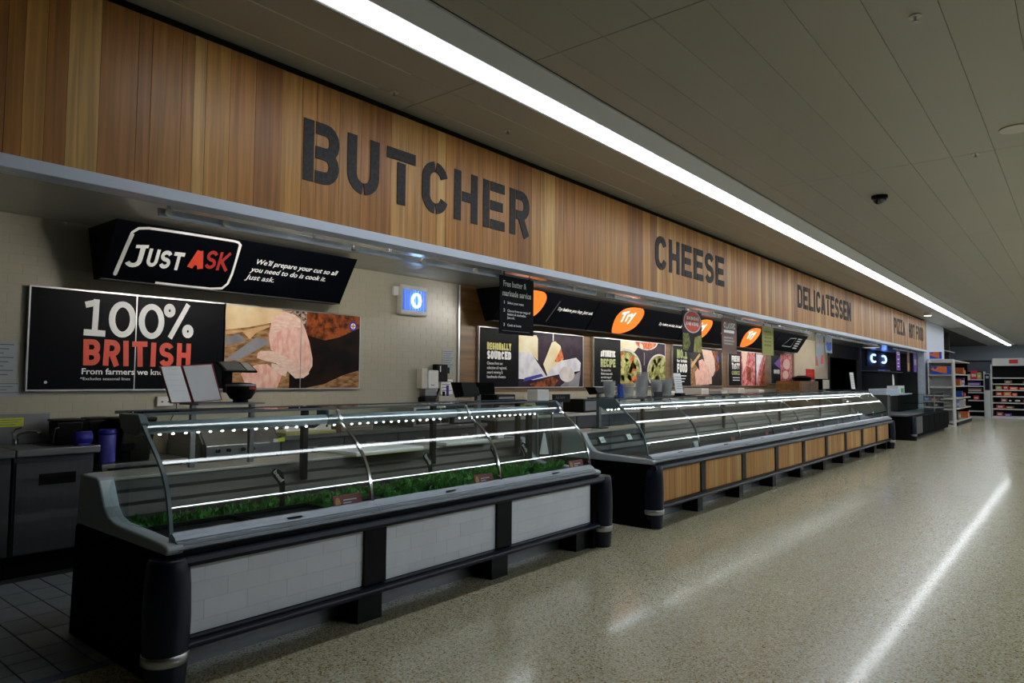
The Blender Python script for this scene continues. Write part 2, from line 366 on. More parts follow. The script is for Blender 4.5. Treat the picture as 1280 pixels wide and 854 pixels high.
# ---- stroke alphabet: glyphs in a box of width w and height 1, t = stroke thickness
def G(ch, w, t, g):
    h = t/2; L = h; R = w-h; T = 1-h; B = h; Mx = .5; r = min(.22, (w-t)/2); s = L+h+g
    def arc(cx, cy, rx, ry, a0, a1, n=7): return [(cx+rx*math.cos(math.radians(a0+(a1-a0)*i/n)), cy+ry*math.sin(math.radians(a0+(a1-a0)*i/n))) for i in range(n+1)]
    C = w/2; rx = (w-t)/2
    stem = [(L, 0), (L, 1)]
    def bowl(b, t_, rr_): return [(s, t_)]+arc(R-rr_, t_-rr_, rr_, rr_, 90, 0, 4)+arc(R-rr_, b+rr_, rr_, rr_, 0, -90, 4)+[(s, b)]
    k = {}
    if ch == 'B': return [stem, bowl(.5, T, .17), bowl(B, .5, .19)]
    if ch == 'P': return [stem, bowl(.46, T, .2)]
    if ch == 'R': return [stem, bowl(.46, T, .2), [(s+(R-s)*.35, .46), (R+.01, 0)]]
    if ch == 'D': return [stem, [(s, T)]+arc(R-r, T-r, r, r, 90, 0)+arc(R-r, B+r, r, r, 0, -90)+[(s, B)]]
    if ch == 'E': return [stem, [(s, T), (w, T)], [(s, .5), (w-.06, .5)], [(s, B), (w, B)]]
    if ch == 'F': return [stem, [(s, T), (w, T)], [(s, .5), (w-.06, .5)]]
    if ch == 'L': return [stem, [(s, B), (w, B)]]
    if ch == 'T': return [[(0, T), (w, T)], [(C, 0), (C, 1-t-g)]]
    if ch == 'I': return [[(L, 0), (L, 1)]]
    if ch == 'H': return [stem, [(R, 0), (R, 1)], [(s, .5), (R, .5)]]
    if ch == 'N': return [stem, [(R, 0), (R, 1)], [(L, 1-h*.6), (R, h*.6)]]
    if ch == 'K': return [stem, [(s, .45), (w-.03, 1)], [(s+.02, .52), (w, 0)]]
    if ch == 'Z': return [[(0, T), (w, T)], [(R, T), (L, B)], [(0, B), (w, B)]]
    if ch == 'Y': return [[(.06, 1), (C, .45), (w-.06, 1)], [(C, .5), (C, 0)]]
    if ch == 'J': return [[(R, 1)]+arc(R-rx, B+rx, rx, rx, 0, -150)]
    if ch == 'M': return [stem, [(R, 0), (R, 1)], [(L, .95), (C, .35), (R, .95)]]
    if ch == 'A': return [[(L-.02, 0), (C, 1-h)], [(w-h+.02, 0), (C, 1-h)], [(C-rx*.62, .28), (C+rx*.62, .28)]]
    if ch in 'O0':
        up = arc(C, T-rx, rx, rx, 90, 180); lo = arc(C, B+rx, rx, rx, 180, 270); ur = arc(C, T-rx, rx, rx, 90, 0); lr = arc(C, B+rx, rx, rx, 0, -90)
        l = up+lo; q = ur+lr
        if g: l = [(C-g/2, T)]+l[1:-1]+[(C-g/2, B)]; q = [(C+g/2, T)]+q[1:-1]+[(C+g/2, B)]
        return [l, q]
    if ch == 'U':
        l = [(L, 1)]+arc(C, B+rx, rx, rx, 180, 270); q = [(R, 1)]+arc(C, B+rx, rx, rx, 0, -90)
        if g: l[-1] = (C-g/2, B); q[-1] = (C+g/2, B)
        return [l, q]
    if ch == 'C':
        u1 = arc(C, T-rx, rx, rx, 90, 15); l1 = arc(C, B+rx, rx, rx, -90, -15); l = arc(C, T-rx, rx, rx, 90, 180)+arc(C, B+rx, rx, rx, 180, 270)
        if g: u1[0] = (C+g/2, T); l1[0] = (C+g/2, B); l[0] = (C-g/2, T); l[-1] = (C-g/2, B)
        return [u1, l1, l]
    if ch == 'G': return G('C', w, t, g)+[[(R, B+rx), (R, .5), (C, .5)]]
    if ch == 'S':
        ry = (T-.5)/2
        return [arc(C, .5+ry, rx, ry, 20, 270, 12)+arc(C, .5-ry, rx, ry, 90, -160, 12)[1:]]
    if ch == '1': return [[(.0, .82), (C, T)], [(C, 1), (C, 0)], [(0.0, B*.9), (w, B*.9)]]
    if ch == '%': return [arc(.17, .78, .11, .12, 0, 360, 14), arc(w-.17, .22, .11, .12, 0, 360, 14), [(w-.18, 1), (.2, 0)]]
    if ch == '&': return G('S', w, t, g)
    if ch == '.': return [[(L, 0), (L, t)]]
    return []
def ribbon(mb, pts, t, y0, y1, fx, sc):
    n = len(pts); lr = []
    closed = (abs(pts[0][0]-pts[-1][0])+abs(pts[0][1]-pts[-1][1])) < 1e-6
    for i in range(n):
        a = pts[max(i-1, 0)] if not (closed and i == 0) else pts[-2]; b = pts[min(i+1, n-1)] if not (closed and i == n-1) else pts[1]
        dx, dy = b[0]-a[0], b[1]-a[1]; L = math.hypot(dx, dy) or 1; nx, ny = -dy/L, dx/L
        if 0 < i < n-1:
            d1 = (pts[i][0]-a[0], pts[i][1]-a[1]); l1 = math.hypot(*d1) or 1; c = abs((-d1[1]/l1)*nx+(d1[0]/l1)*ny); k = min(1/max(c, .3), 1.6)
        else: k = 1
        lr.append(((pts[i][0]+nx*t/2*k, pts[i][1]+ny*t/2*k), (pts[i][0]-nx*t/2*k, pts[i][1]-ny*t/2*k)))
    vs = []
    for (p, q) in lr:
        for (X, Z) in (p, q):
            for y in (y0, y1): xx, zz = fx(X*sc, Z*sc); vs.append((xx, y, zz))
    fs = []
    for i in range(n-1):
        a = i*4; b = a+4
        fs += [(a, b, b+2, a+2), (a+1, a+3, b+3, b+1), (a, a+1, b+1, b), (a+2, b+2, b+3, a+3)]
    fs += [(0, 2, 3, 1), (n*4-4, n*4-3, n*4-1, n*4-2)]
    mb.add(vs, fs)
def word(s, x0, x1, z0, z1, y, m, parent, t=.2, g=.0, depth=.006, jit=0.0, gap=.22, wd=.7, name='letter', local=False, tilt=None, rot=True):
    """letters as separate parts between x0..x1; returns list"""
    H = z1-z0
    ws = [(.22 if c in 'I.' else (.35 if c == ' ' else (.62 if c in '1' else (.95 if c == '%' else wd)))) for c in s]
    tot = sum(ws)+gap*(len(s)-1); kx = (x1-x0)/(tot*H); cx = 0; outs = []
    w = wloc(parent) if not local else Vector((0, 0, 0))
    for c, cw in zip(s, ws):
        if c != ' ':
            mb = MB(); X0 = x0+cx*H*kx; a = random.uniform(-jit, jit); dz = random.uniform(-jit, jit)*.35*H; sy = 1+random.uniform(-jit, jit)*.5
            ccx = cw*H*kx/2
            def fx(X, Z):
                X *= kx; Z *= sy
                return (X0+ccx+(X-ccx)*math.cos(a)-(Z-H/2)*math.sin(a), z0+dz+H/2+(X-ccx)*math.sin(a)+(Z-H/2)*math.cos(a))
            for q, st in enumerate(G(c, cw, t, g)): ribbon(mb, st, t, y-depth-.0004*q, y, fx, H)
            mb.v = [(p[0]-w.x, p[1]-w.y, p[2]-w.z) for p in mb.v]
            o = bpy.data.objects.new(name, mb.mesh(name, m)); COL.objects.link(o); o.parent = parent; outs.append(o)
        cx += cw+gap
    return outs

def flat(name, pts, y, m, parent, layer=0):
    """printed shape on a vertical board facing -y: polygon of (x,z) points, laid just proud of the board"""
    w = wloc(parent); yy = y-.0012*layer
    mb = MB(); mb.add([(p[0]-w.x, yy-w.y, p[1]-w.z) for p in pts], [tuple(range(len(pts)))])
    return mb.build(name, m, parent, local=True)
def ell(cx, cz, rx, rz, n=24, rot=0):
    o = []
    for i in range(n):
        a = 2*PI*i/n; x, z = rx*math.cos(a), rz*math.sin(a); o.append((cx+x*math.cos(rot)-z*math.sin(rot), cz+x*math.sin(rot)+z*math.cos(rot)))
    return o

YW = 6.65; YF = 4.27; ZC = 3.72; XEND = 50.0
# ================================================================== SETTING
# ---- floor
fl = thing('floor', (0, 0, 0), None, None); fl['kind'] = 'structure'
box('screed', -8, XEND, -16, 3.97, -.12, -.012, M['ceildark'], fl)
xs = [-7.0, -1.0, 4.98, 10.96, 16.94, 22.92, 28.9, 34.9, 40.9, XEND-.01]; ys = [-15.99, -8.0, -.2+.1, 3.968]
ys = [-15.99, -8.0, 3.968]
for i in range(len(xs)-1):
    for j in range(len(ys)-1):
        box('terrazzo_slab', xs[i]+.003, xs[i+1]-.003, ys[j]+.003, ys[j+1]-.003, -.06, 0, M['terrazzo'], fl)
kf = thing('floor', (0, 0, 0), None, None); kf['kind'] = 'structure'
box('grout_bed', -8, XEND, 3.97, 12, -.12, -.006, M['kgrout'], kf)
box('edge_strip', -3, 20, 3.972, 4.045, -.05, .002, M['kedge'], kf)
t0 = MB().box(0, .153, 0, .149, -.05, 0).build('tile', M['kfloor'], kf, .002, local=True); t0.location = (1.03, 4.052, 0)
t1 = MB().box(0, .153, 0, .304, -.05, 0).build('tile', M['kfloor'], kf, .002, local=True); t1.location = (1.03, 4.507, 0)
for i in range(-3, 9):
    for j in range(8):
        x = 1.03+.161*i; 
        if j < 3: y = 4.052+.155*j; src = t0
        else: y = 4.517+.31*(j-3); src = t1
        if i == 0 and j in (0, 3):
            (t0 if j == 0 else t1).location = (x, y, 0); continue
        share(src, 'tile', kf, (x, y, 0))
st = MB()
for i in range(9, 120):
    for j in range(8): st.box(1.03+.161*i, 1.03+.161*i+.153, 4.052+.31*j, 4.052+.31*j+.304, -.05, 0)
for i in range(-24, -3):
    for j in range(8): st.box(1.03+.161*i, 1.03+.161*i+.153, 4.052+.31*j, 4.052+.31*j+.304, -.05, 0)
so = st.build('tile_field', M['kfloor'], kf); so['kind'] = 'stuff'
box('floor_field', 20.36, XEND, 4.05, 6.6, -.06, 0, M['kfloor'], kf)

# ---- ceiling: 4.2 m metal planks
ce = thing('ceiling', (0, 0, ZC), None, None); ce['kind'] = 'structure'
box('ceiling_void', -8, XEND, -16, 8, ZC+.02, ZC+.1, M['ceildark'], ce)
CY = [.24+.348*k for k in range(12)]; xj = [-4.66, -.46, 3.74, 7.94, 12.27, 16.5, 20.7, 24.9, 29.1]
stc = MB()
def crow(x0, x1, single):
    edges = [CY[0]-.348*k for k in range(3, 0, -1)] + [y for y in CY if y < 2.85]
    edges = [e for e in edges] + [2.885]
    left = [3.435, 3.72, 4.09, 4.30]
    for E in (edges, left):
        for a, b in zip(E[:-1], E[1:]):
            if single: box('ceiling_panel', x0+.003, x1-.003, a+.0012, b-.0012, ZC, ZC+.02, M['ceil'], ce, .003)
            else: stc.box(x0+.004, x1-.004, a+.0012, b-.0012, ZC, ZC+.02)
for i in range(len(xj)-1): crow(xj[i], xj[i+1], 2 <= i <= 5 or i == 1)
x = 29.1
while x < XEND-1: crow(x, min(x+4.2, XEND), False); x += 4.2
sc_ = stc.build('ceiling_panel_field', M['ceil'], ce); sc_['kind'] = 'stuff'
stc = MB()
for k in range(4, 46):
    y1 = CY[0]-.348*(k-1); y0 = y1-.348
    for i in range(14):
        stc.box(-8+4.2*i, -8+4.2*i+4.19, y0+.0025, y1-.0025, ZC, ZC+.02)
sc_ = stc.build('ceiling_panel_field', M['ceil'], ce); sc_['kind'] = 'stuff'
for (a, b, y) in ((1.0, 3.74, 3.72), (3.75, 7.9, 3.72), (.5, 3.74, 4.09), (3.75, 7.9, 4.09), (7.98, 12.2, 4.09), (7.98, 12.2, 3.72)):
    box('panel_seam', a+.3, b-.4, y-.004, y+.004, ZC-.003, ZC+.004, M['seamlight'], ce)
# ---- walls
def named(o, kind='structure'): o['kind'] = kind; return o
named(box('wall_left', -8.1, -8, -16, 12, 0, ZC, M['darkwall']))
named(box('wall_right', -8, XEND, -16.1, -16, 0, ZC, M['farwall']))
named(box('wall_far', XEND, XEND+.1, -16, 12, 0, ZC, M['farwall']))
wb = thing('wall_back', (0, YW, 0), None, None); wb['kind'] = 'structure'
box('grout_bed', -3, 6.9, YW-.0042, YW+.15, 0, 2.82, M['tilegrout'], wb)
TW, TH = .2, .0805
tl = MB().box(0, TW-.0018, 0, .006, 0, TH-.0018).mesh('tile', M['tile'])
cnt = 0; st = MB(); px0, px1 = 1.86, 5.18
cand = []
for r in range(0, 24):
    z = .885+r*TH
    for c in range(-8, 36):
        x = .0+c*TW+(TW/2 if r % 2 else 0)
        x1 = min(x+TW-.003, 6.885)
        if x1-x < .02: continue
        hid = (x > px0 and x1 < px1 and z > 1.40 and z+TH < 2.23) or (z < .95 and x > 2.2)
        full = x1-x > TW-.01
        if x > 1.2 and full and not hid and cnt < 298: cand.append((x, z)); cnt += 1
        else: st.box(x, x1+.0012, YW-.006, YW, z, z+TH-.0018)
for (x, z) in cand:
    o = bpy.data.objects.new('tile', tl); COL.objects.link(o); o.parent = wb; o.location = (x, -.006, z)
st2 = MB()
for r in range(0, 11):
    z = .885-r*TH-TH
    for c in range(-8, 34): st.box(c*TW, c*TW+TW-.003, YW-.006, YW, z, z+TH-.003)
so = st.build('tile_field', M['tile'], wb); so['kind'] = 'stuff'
box('corner_bead', 6.886, 6.915, YW-.03, YW, 1.28, 2.81, M['silver'], wb)
box('grout_bed', 6.9, 24.9, YW, YW+.15, 0, 1.32, M['tilegrout'], wb)
st = MB()
for r in range(5):
    z = .90+r*TH
    for c in range(0, 75): 
        x = 6.92+c*TW*1.2+(TW/2 if r % 2 else 0); st.box(x, x+TW*1.2-.004, YW-.006, YW, z, z+TH-.004)
so = st.build('tile_field', M['tile'], wb); so['kind'] = 'stuff'
for i in range(12):
    box('laminate_panel', 6.92+1.2*i, 6.92+1.2*i+1.197, YW-.012, YW+.13, 1.322, 2.82, M['laminate'], wb)
box('plaster', 21.33, 24.9, YW-.005, YW+.13, 1.322, 2.82, M['beige'], wb)
box('doorway_frame', 24.86, 24.98, YW-.05, YW+.1, 0, 2.82, M['cabsteel'], wb)
box('doorway_frame', 29.15, 29.3, YW-.05, YW+.1, 0, 2.82, M['darksteel'], wb)
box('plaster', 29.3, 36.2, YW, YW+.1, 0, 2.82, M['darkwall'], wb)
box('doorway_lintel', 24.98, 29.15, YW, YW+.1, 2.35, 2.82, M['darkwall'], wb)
box('plaster', 24.0, 31, 8.4, 8.5, 0, 2.82, M['beige'], wb)
bk = thing('strip_curtain', (27, 8.2, 0), 'dark curtain of hanging strips inside the doorway behind the long counter', 'curtain')
for i in range(14): box('strip', 25.2+.34*i, 25.2+.34*i+.31, 8.18+.02*(i % 2), 8.19+.02*(i % 2), .05, 1.85, M['darksteel'] if i % 5 == 2 else M['black'], bk)
# inner ceiling above the service area
ic = thing('ceiling', (0, 0, 2.82), None, None); ic['kind'] = 'structure'
for i in range(16): box('soffit_panel', -2+2.4*i, -2+2.4*i+2.395, YF+.12, YW+2.2, 2.822, 2.86, M['soffit'], ic)
# fascia box
fa = thing('trim_1', (0, YF, 2.6), None, None); fa['kind'] = 'structure'
box('fascia_core', -2, 28.3, YF+.02, YF+.12, 2.6, 3.66, M['darkwall'], fa)
box('fascia_lip', -2, 28.35, YF-.035, YF+.12, 2.575, 2.645, M['trim'], fa, .004)
box('fascia_end', 28.28, 28.34, YF-.01, YF+.12, 2.64, 3.66, M['darkwall'], fa)
x = -.6; n = 0
while x < 28.25:
    w_ = random.choice([.075, .10, .12, .14, .16, .18, .20]); x1 = min(x+w_, 28.28)
    mb = MB().box(-w_/2, x1-x-w_/2, -.011, .011, -.505, .505)
    o = bpy.data.objects.new('plank', mb.mesh('plank', M['plank'])); COL.objects.link(o); o.parent = fa
    o.location = (x+w_/2, random.uniform(-.0015, .0015), .5495+.005); fin(o, .0012)
    x = x1+.0015; n += 1
print('planks', n)
# sign words
def signword(s, x0, x1, z0, z1, label, g, gap=.3, t=.2, m='lettering'):
    r = thing('sign_lettering', ((x0+x1)/2, YF-.013, z0), label, 'sign', 'department names along the timber fascia')
    word(s, x0, x1, z0, z1, YF-.013, M[m], r, t=t, g=g, depth=.005, gap=gap)
signword('BUTCHER', 2.81, 5.43, 2.92, 3.37, 'large charcoal stencil word BUTCHER on the timber fascia', .035, gap=.18)
signword('CHEESE', 8.10, 10.34, 2.96, 3.41, 'charcoal stencil word CHEESE on the timber fascia', .035, gap=.16)
signword('DELICATESSEN', 13.94, 17.95, 2.95, 3.40, 'charcoal stencil word DELICATESSEN on the timber fascia', .035, gap=.16)
signword('PIZZA', 22.9, 24.5, 2.95, 3.42, 'small far word PIZZA on the timber fascia', .0, gap=.16)
signword('HOT FOOD', 25.15, 27.7, 2.93, 3.40, 'far words HOT FOOD at the right end of the timber fascia', .0, gap=.16)
# columns and end walls beyond the fascia
named(box('wall_end', 28.36, 32.6, YF+.02, YF+.3, 0, ZC, mat('white_column', (.62, .66, .76), .5, noise=.02)))
named(box('trim_2', 27.95, 28.34, YF+.02, YF+.22, 0, 2.575, M['rail']))
named(box('wall_stub', 36.2, 36.3, YF+.3, YW+2, 0, ZC, M['darkwall']))
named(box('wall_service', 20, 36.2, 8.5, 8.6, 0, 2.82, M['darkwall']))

# ---- strip lights
def strip(y0, y1, x0, x1, label, m, name='strip_light'):
    r = thing(name, ((x0+x1)/2, (y0+y1)/2, ZC), label, 'light')
    w = y1-y0
    MB().prism([(y0-.20, ZC+.005), (y0-.20, ZC-.012), (y0-.02, ZC-.065), (y0, ZC-.06), (y1, ZC-.06), (y1+.02, ZC-.065), (y1+.115, ZC-.012), (y1+.115, ZC+.005)], x0-.03, x1+.03).build('housing', M['housing'], r)
    box('diffuser', x0, x1, y0+.005, y1-.005, ZC-.068, ZC-.061, m, r)
    return r
strip(3.10, 3.30, 1.95, 48.5, 'long continuous white strip light running beside the timber fascia', M['strip'])
strip(-3.6, -3.4, 4.5, 48, 'strip light over the next aisle, out of the frame', M['strip2'])

for k, xx in enumerate((3.75, 8.8, 11.6, 14.6, 17.6, 22.5)):
    r = thing('wall_washer', (xx, 4.40, 2.66), '%s wall washer from the left on the back of the fascia' % ['first', 'second', 'third', 'fourth', 'fifth', 'sixth', 'seventh'][k], 'light', 'wall washers hidden behind the fascia')
    box('frame', xx-.65, xx+.65, 4.391, 4.42, 2.655, 2.745, M['soffit'], r); box('shade_lip', xx-.65, xx+.65, 4.42, 4.47, 2.650, 2.657, M['soffit'], r); box('diffuser', xx-.62, xx+.62, 4.4205, 4.424, 2.668, 2.732, M['service'], r)  # lip added to keep the washer's light off the sign rail
# ---- ceiling fittings
def sprink(x, y, z, lab):
    r = thing('sprinkler_head', (x, y, z), lab, 'sprinkler', 'sprinklers on the ceiling')
    MB().cyl((x, y, z-.006), .035, .006).build('collar', M['cream'], r)
    MB().cyl((x, y, z-.035), .008, .03).cyl((x, y, z-.04), .02, .004).build('nozzle', M['steel'], r)
sprink(3.47, 4.05, ZC-.001, 'sprinkler head above the T of BUTCHER, near the top of the fascia')
sprink(4.65, 3.89, ZC-.001, 'sprinkler head between strip light and fascia, above the R of BUTCHER')
sprink(4.70, .72, ZC-.001, 'sprinkler head on the open ceiling at top right')
sprink(7.95, .74, ZC-.001, 'sprinkler head at a panel joint on the right part of the ceiling')
sprink(1.55, 4.85, 2.82, 'sprinkler head on the low ceiling left of the header board')
r = thing('dome_camera', (9.08, 1.81, ZC), 'black dome camera on the ceiling', 'camera')
MB().cyl((9.08, 1.81, ZC-.03), .09, .03, n=24).build('mount', M['black'], r)
MB().lathe((9.08, 1.81, ZC-.10), [(.005, 0), (.035, .004), (.06, .022), (.075, .05), (.078, .07)], 24).build('dome', M['dome'], r, smooth=True)
r = thing('ceiling_speaker', (7.36, .39, ZC), 'round flat speaker grille at the right edge of the ceiling', 'speaker')
MB().cyl((7.36, .39, ZC-.008), .12, .008, n=28).build('grille', M['soffit'], r)
MB().lathe((7.36, .39, ZC-.012), [(.105, 0), (.12, 0), (.12, .006), (.105, .006)], 28).build('ring', M['cream'], r)
r = thing('downlight', (25.3, 3.75, ZC), 'small bright downlight at the far end of the fascia', 'light')
MB().cyl((25.3, 3.75, ZC-.10), .12, .10).build('can', M['white'], r)
MB().cyl((25.3, 3.75, ZC-.105), .10, .006).build('lamp', M['down'], r)

# ================================================================== DISPLAY COUNTERS
RIB = [(3.466, .735), (3.478, .80), (3.493, .86), (3.515, .925), (3.545, .985), (3.585, 1.04), (3.632, 1.09), (3.69, 1.14), (3.75, 1.19), (3.80, 1.235), (3.845, 1.295)]
def smoothp(P, k=3):
    # Catmull-Rom refinement
    o = []
    for i in range(len(P)-1):
        p0, p1, p2, p3 = P[max(i-1, 0)], P[i], P[i+1], P[min(i+2, len(P)-1)]
        for j in range(k):
            t = j/k; o.append(tuple(.5*((2*p1[a])+(-p0[a]+p2[a])*t+(2*p0[a]-5*p1[a]+4*p2[a]-p3[a])*t*t+(-p0[a]+3*p1[a]-3*p2[a]+p3[a])*t**3) for a in (0, 1)))
    return o+[P[-1]]
RS = smoothp(RIB, 5)
def bumper(root, x, name='bumper_post'):
    p = MB().lathe((x, 3.44, 0), [(.088, .0), (.09, .02), (.098, .12), (.105, .22), (.108, .35), (.104, .5), (.095, .61), (.085, .632)], 28).build(name, M['navy'], root, smooth=True)
    b = MB(); b.lathe((x, 3.44, .14), [(.102, 0), (.107, .004), (.109, .046), (.105, .05)], 28); w = wloc(p)
    b.build('steel_band', M['steel'], p, smooth=True)
def counter(x0, n, mod, label, kind, brk):
    x1 = x0+n*mod; r = thing('serve_over_counter', ((x0+x1)/2, 4.05, 0), label, 'counter')
    A = M['alu']
    box('kick_plate', x0+.05, x1-.05, 3.66, 3.68, .0, .2, M['darksteel'], r)
    # front rails
    MB().prism([(3.405, .575), (3.37, .585), (3.362, .605), (3.37, .632), (3.40, .64), (3.46, .64), (3.46, .575)], x0-.02, x1+.10).build('bumper_rail', M['navy'], r, .006)
    box('rail_groove', x0-.02, x1+.05, 3.405, 3.46, .64, .664, M['black'], r)
    for k in range(n):
        MB().prism([(3.385, .664), (3.378, .672), (3.385, .682), (3.395, .684), (3.395, .69), (3.402, .70), (3.418, .704), (3.418, .709), (3.43, .722), (3.46, .738), (3.49, .738), (3.49, .664)], x0+k*mod+.001, x0+(k+1)*mod-.001).build('sill_rail', A, r)
        box('vent_slot', x0+k*mod+mod*.5, x0+k*mod+mod*.5+.09, 3.423, 3.44, .7245, .728, M['black'], r)
    MB().prism([(3.39, .222), (3.372, .214), (3.368, .20), (3.375, .188), (3.40, .182), (3.45, .182), (3.45, .232), (3.40, .232)], x0-.02, x1+.02).build('lower_rail', M['navy'], r, .005)
    mull = [x0+k*mod for k in range(n+1)]; hw = brk
    for k in range(n+1):
        cx = mull[k]; 
        if 0 < k < n: box('mullion', cx-hw, cx+hw, 3.425, 3.62, .235, .575, M['black'], r)
        if k > 0: box('foot', (cx if k < n else cx-.12)-hw*1.1, (cx if k < n else cx-.1)+hw*1.1, 3.47, 3.9, 0, .19, M['black'], r)
    box('carcass', x0, x1, 3.475, 4.62, .19, .60, M['matblack'], r)
    bw, bh = .236, .094
    full = None if True else MB().box(0, bw-.003, 0, .012, 0, bh-.003).mesh('brick', M['brick'])
    for k in range(n):
        a = mull[k]+(hw if k > 0 else .06); b = mull[k+1]-(hw if k < n-1 else .0)
        if k == n-1: b -= .0 if kind == 'brick' else .06
        if kind == 'brick':
            p = box('front_panel', a, b, 3.447, 3.475, .235, .575, M['grout'], r); w = wloc(p)
            for row in range(4):
                z1 = .575-bh*row; z0 = max(z1-bh+.0016, .235); xx = a-(.236*.55 if row % 2 == 0 else .236*.02) + (0 if k == 0 else random.uniform(-.03, 0))
                while xx < b:
                    c, d = max(xx, a), min(xx+bw-.0016, b)
                    if d-c > .01:
                        mb = MB().box(c, d, 3.4445, 3.450, z0, z1); mb.build('brick', M['brick'], p)
                    xx += bw
        else:
            p = box('front_panel', a, b, 3.452, 3.475, .235, .575, M['darkwall'], r); xx = a
            while xx < b-.005:
                ww = random.choice([.09, .11, .13, .15, .19]); d = min(xx+ww, b)
                if b-d < .05: d = b
                mb = MB().box(-(d-xx)/2, (d-xx)/2, -.006, .006, -.17, .17)
                o = bpy.data.objects.new('slat', mb.mesh('slat', M['slat'])); COL.objects.link(o); o.parent = p
                w = wloc(p); o.location = ((xx+d)/2-w.x, 3.446-w.y, .405-w.z); xx = d+.001
    # ends
    for e, X, sg in ((0, x0, -1), (1, x1, 1)):
        xa, xb = (X-.035, X+.03) if sg < 0 else (X-.03, X+.035)
        MB().prism([(3.42, .0), (3.42, .62), (3.40, .655), (4.55, .655), (4.60, .63), (4.64, 0)], xa, xb).build('end_panel', M['matblack'], r, .006)
        ca, cb = (X-.055, X+.03) if sg < 0 else (X-.03, X+.055)
        MB().prism([(3.385, .662), (3.378, .675), (3.39, .692), (3.43, .700), (4.0, .722), (4.09, .742), (4.15, .79), (4.20, .87), (4.235, .925), (4.27, .940), (4.47, .943), (4.505, .93), (4.51, .91), (4.53, .655), (3.40, .65)], ca, cb).build('end_cheek', M['cheek'], r, .018)
        ga, gb = (X-.012, X-.006) if sg < 0 else (X+.006, X+.012)
        pr = [(y+.012, z) for y, z in RS]+[(3.9, 1.295), (4.03, 1.21), (4.20, .87), (4.15, .80), (4.08, .745), (3.98, .72)]
        MB().prism(pr, ga, gb).build('end_glass', M['flatglass'], r)
        MB().prism([(3.80, 1.262), (3.845, 1.305), (4.08, 1.305), (4.085, 1.285), (4.05, 1.224), (3.99, 1.198), (3.86, 1.190), (3.815, 1.225)], X-.022, X+.022).build('canopy_cap', M['teal'], r, .006)
    for k in range(n+1):
        X = mull[k]
        MB().sheet([(y-.006, z) for y, z in RS], X-.009, X+.009, .016).build('glass_rib', M['chrome'] if 0 < k else M['teal'], r)
        if 0 < k < n: MB().box(X-.012, X+.012, 3.95, 4.06, 1.2, 1.29).build('canopy_bracket', M['teal'], r, .005)
    for k in range(n):
        a, b = mull[k]+.012, mull[k+1]-.012
        MB().sheet(RS, a, b, .006, True).build('front_glass', M['glass'], r, smooth=True)
        t = MB().cyl((a+.01, 3.945, 1.228), .031, b-a-.02, 'X', 20).build('lamp_tube', M['tube'], r, smooth=True)
        L_ = MB()
        nd = 15
        for q in range(nd): xx = a+.08+(b-a-.2)*q/(nd-1); L_.box(xx-.0055, xx+.0055, 3.9955, 4.0005, 1.180, 1.186)
        box('led_carrier', a+.03, b-.05, 3.985, 4.012, 1.186, 1.197, M['steel'], t)
        L_.build('led_row', M['led'], t)
        # top glass shelf
        box('top_glass', a, b, 3.85, 4.22, 1.300, 1.308, M['flatglass'], r)
        box('shelf_edge', a, b, 4.216, 4.232, 1.294, 1.312, M['chrome'], r)
        box('shelf_edge', a, b, 3.838, 3.850, 1.296, 1.311, M['chrome'], r)
    # interior
    box('deck', x0+.03, x1-.03, 3.49, 4.22, .60, .645, M['riser'], r)
    MB().prism([(4.14, .645), (4.17, .70), (4.172, .72), (4.21, .77), (4.212, .79), (4.25, .84), (4.252, .86), (4.29, .905), (4.62, .905), (4.62, .60), (4.14, .60)], x0+.03, x1-.03).build('rear_riser', M['riser'], r)
    box('rear_worktop', x0+.03, x1-.03, 4.29, 4.64, .907, .925, M['worktop'], r, .004)
    for k in range(1, n+1, 2 if n > 3 else 1):
        X = mull[k]-.12 if k == n else mull[k]
        box('shelf_post', X-.02, X+.02, 4.195, 4.235, .80, 1.30, M['black'], r)
    bumper(r, x0-(.02 if kind == 'brick' else -.06)); bumper(r, x1+(.14 if kind == 'brick' else .10))
    return r
c1 = counter(1.60, 3, 1.245, 'long butcher display counter with curved glass and white brick front panels', 'brick', .085)
c2 = counter(6.42, 9, 1.25, 'very long far display counter with curved glass and wooden front panels', 'wood', .062)

# ---- contents of the butcher counter
def garnish(x, y, L, rz, label, z=.648, h=.088):
    r = tag(bpy.data.objects.new('parsley_garnish', None), label, 'garnish', 'green plastic parsley strips in the butcher counter')
    COL.objects.link(r); r.location = (x, y, z); r.rotation_euler = (0, 0, rz)
    mb = MB().box(-L/2, L/2, -.03, .03, .648-z, .012); mb.build('base_strip', M['leaf'], r, local=True)
    mb = MB(); ph = random.uniform(0, 6)
    for i in range(int(L*900)):
        px, py = random.uniform(-L/2, L/2), random.uniform(-.05, .05); a = random.uniform(0, 6.28); hh = h*random.uniform(.35, 1.0)*(.62+.38*math.sin(px*38+ph)*math.cos(py*50+px*9)); w = random.uniform(.006, .012); lean = random.uniform(-.02, .02)
        dx, dy = math.cos(a)*w, math.sin(a)*w
        mb.add([(px-dx, py-dy, .01), (px+dx, py+dy, .01), (px+dx*1.3+lean, py+dy, hh*.7), (px+lean, py+lean, hh), (px-dx*1.3+lean, py-dy, hh*.7)], [(0, 1, 2, 3, 4)])
    o = mb.build('leaves', M['leaf'], r, local=True); o['kind'] = 'stuff'
    return r
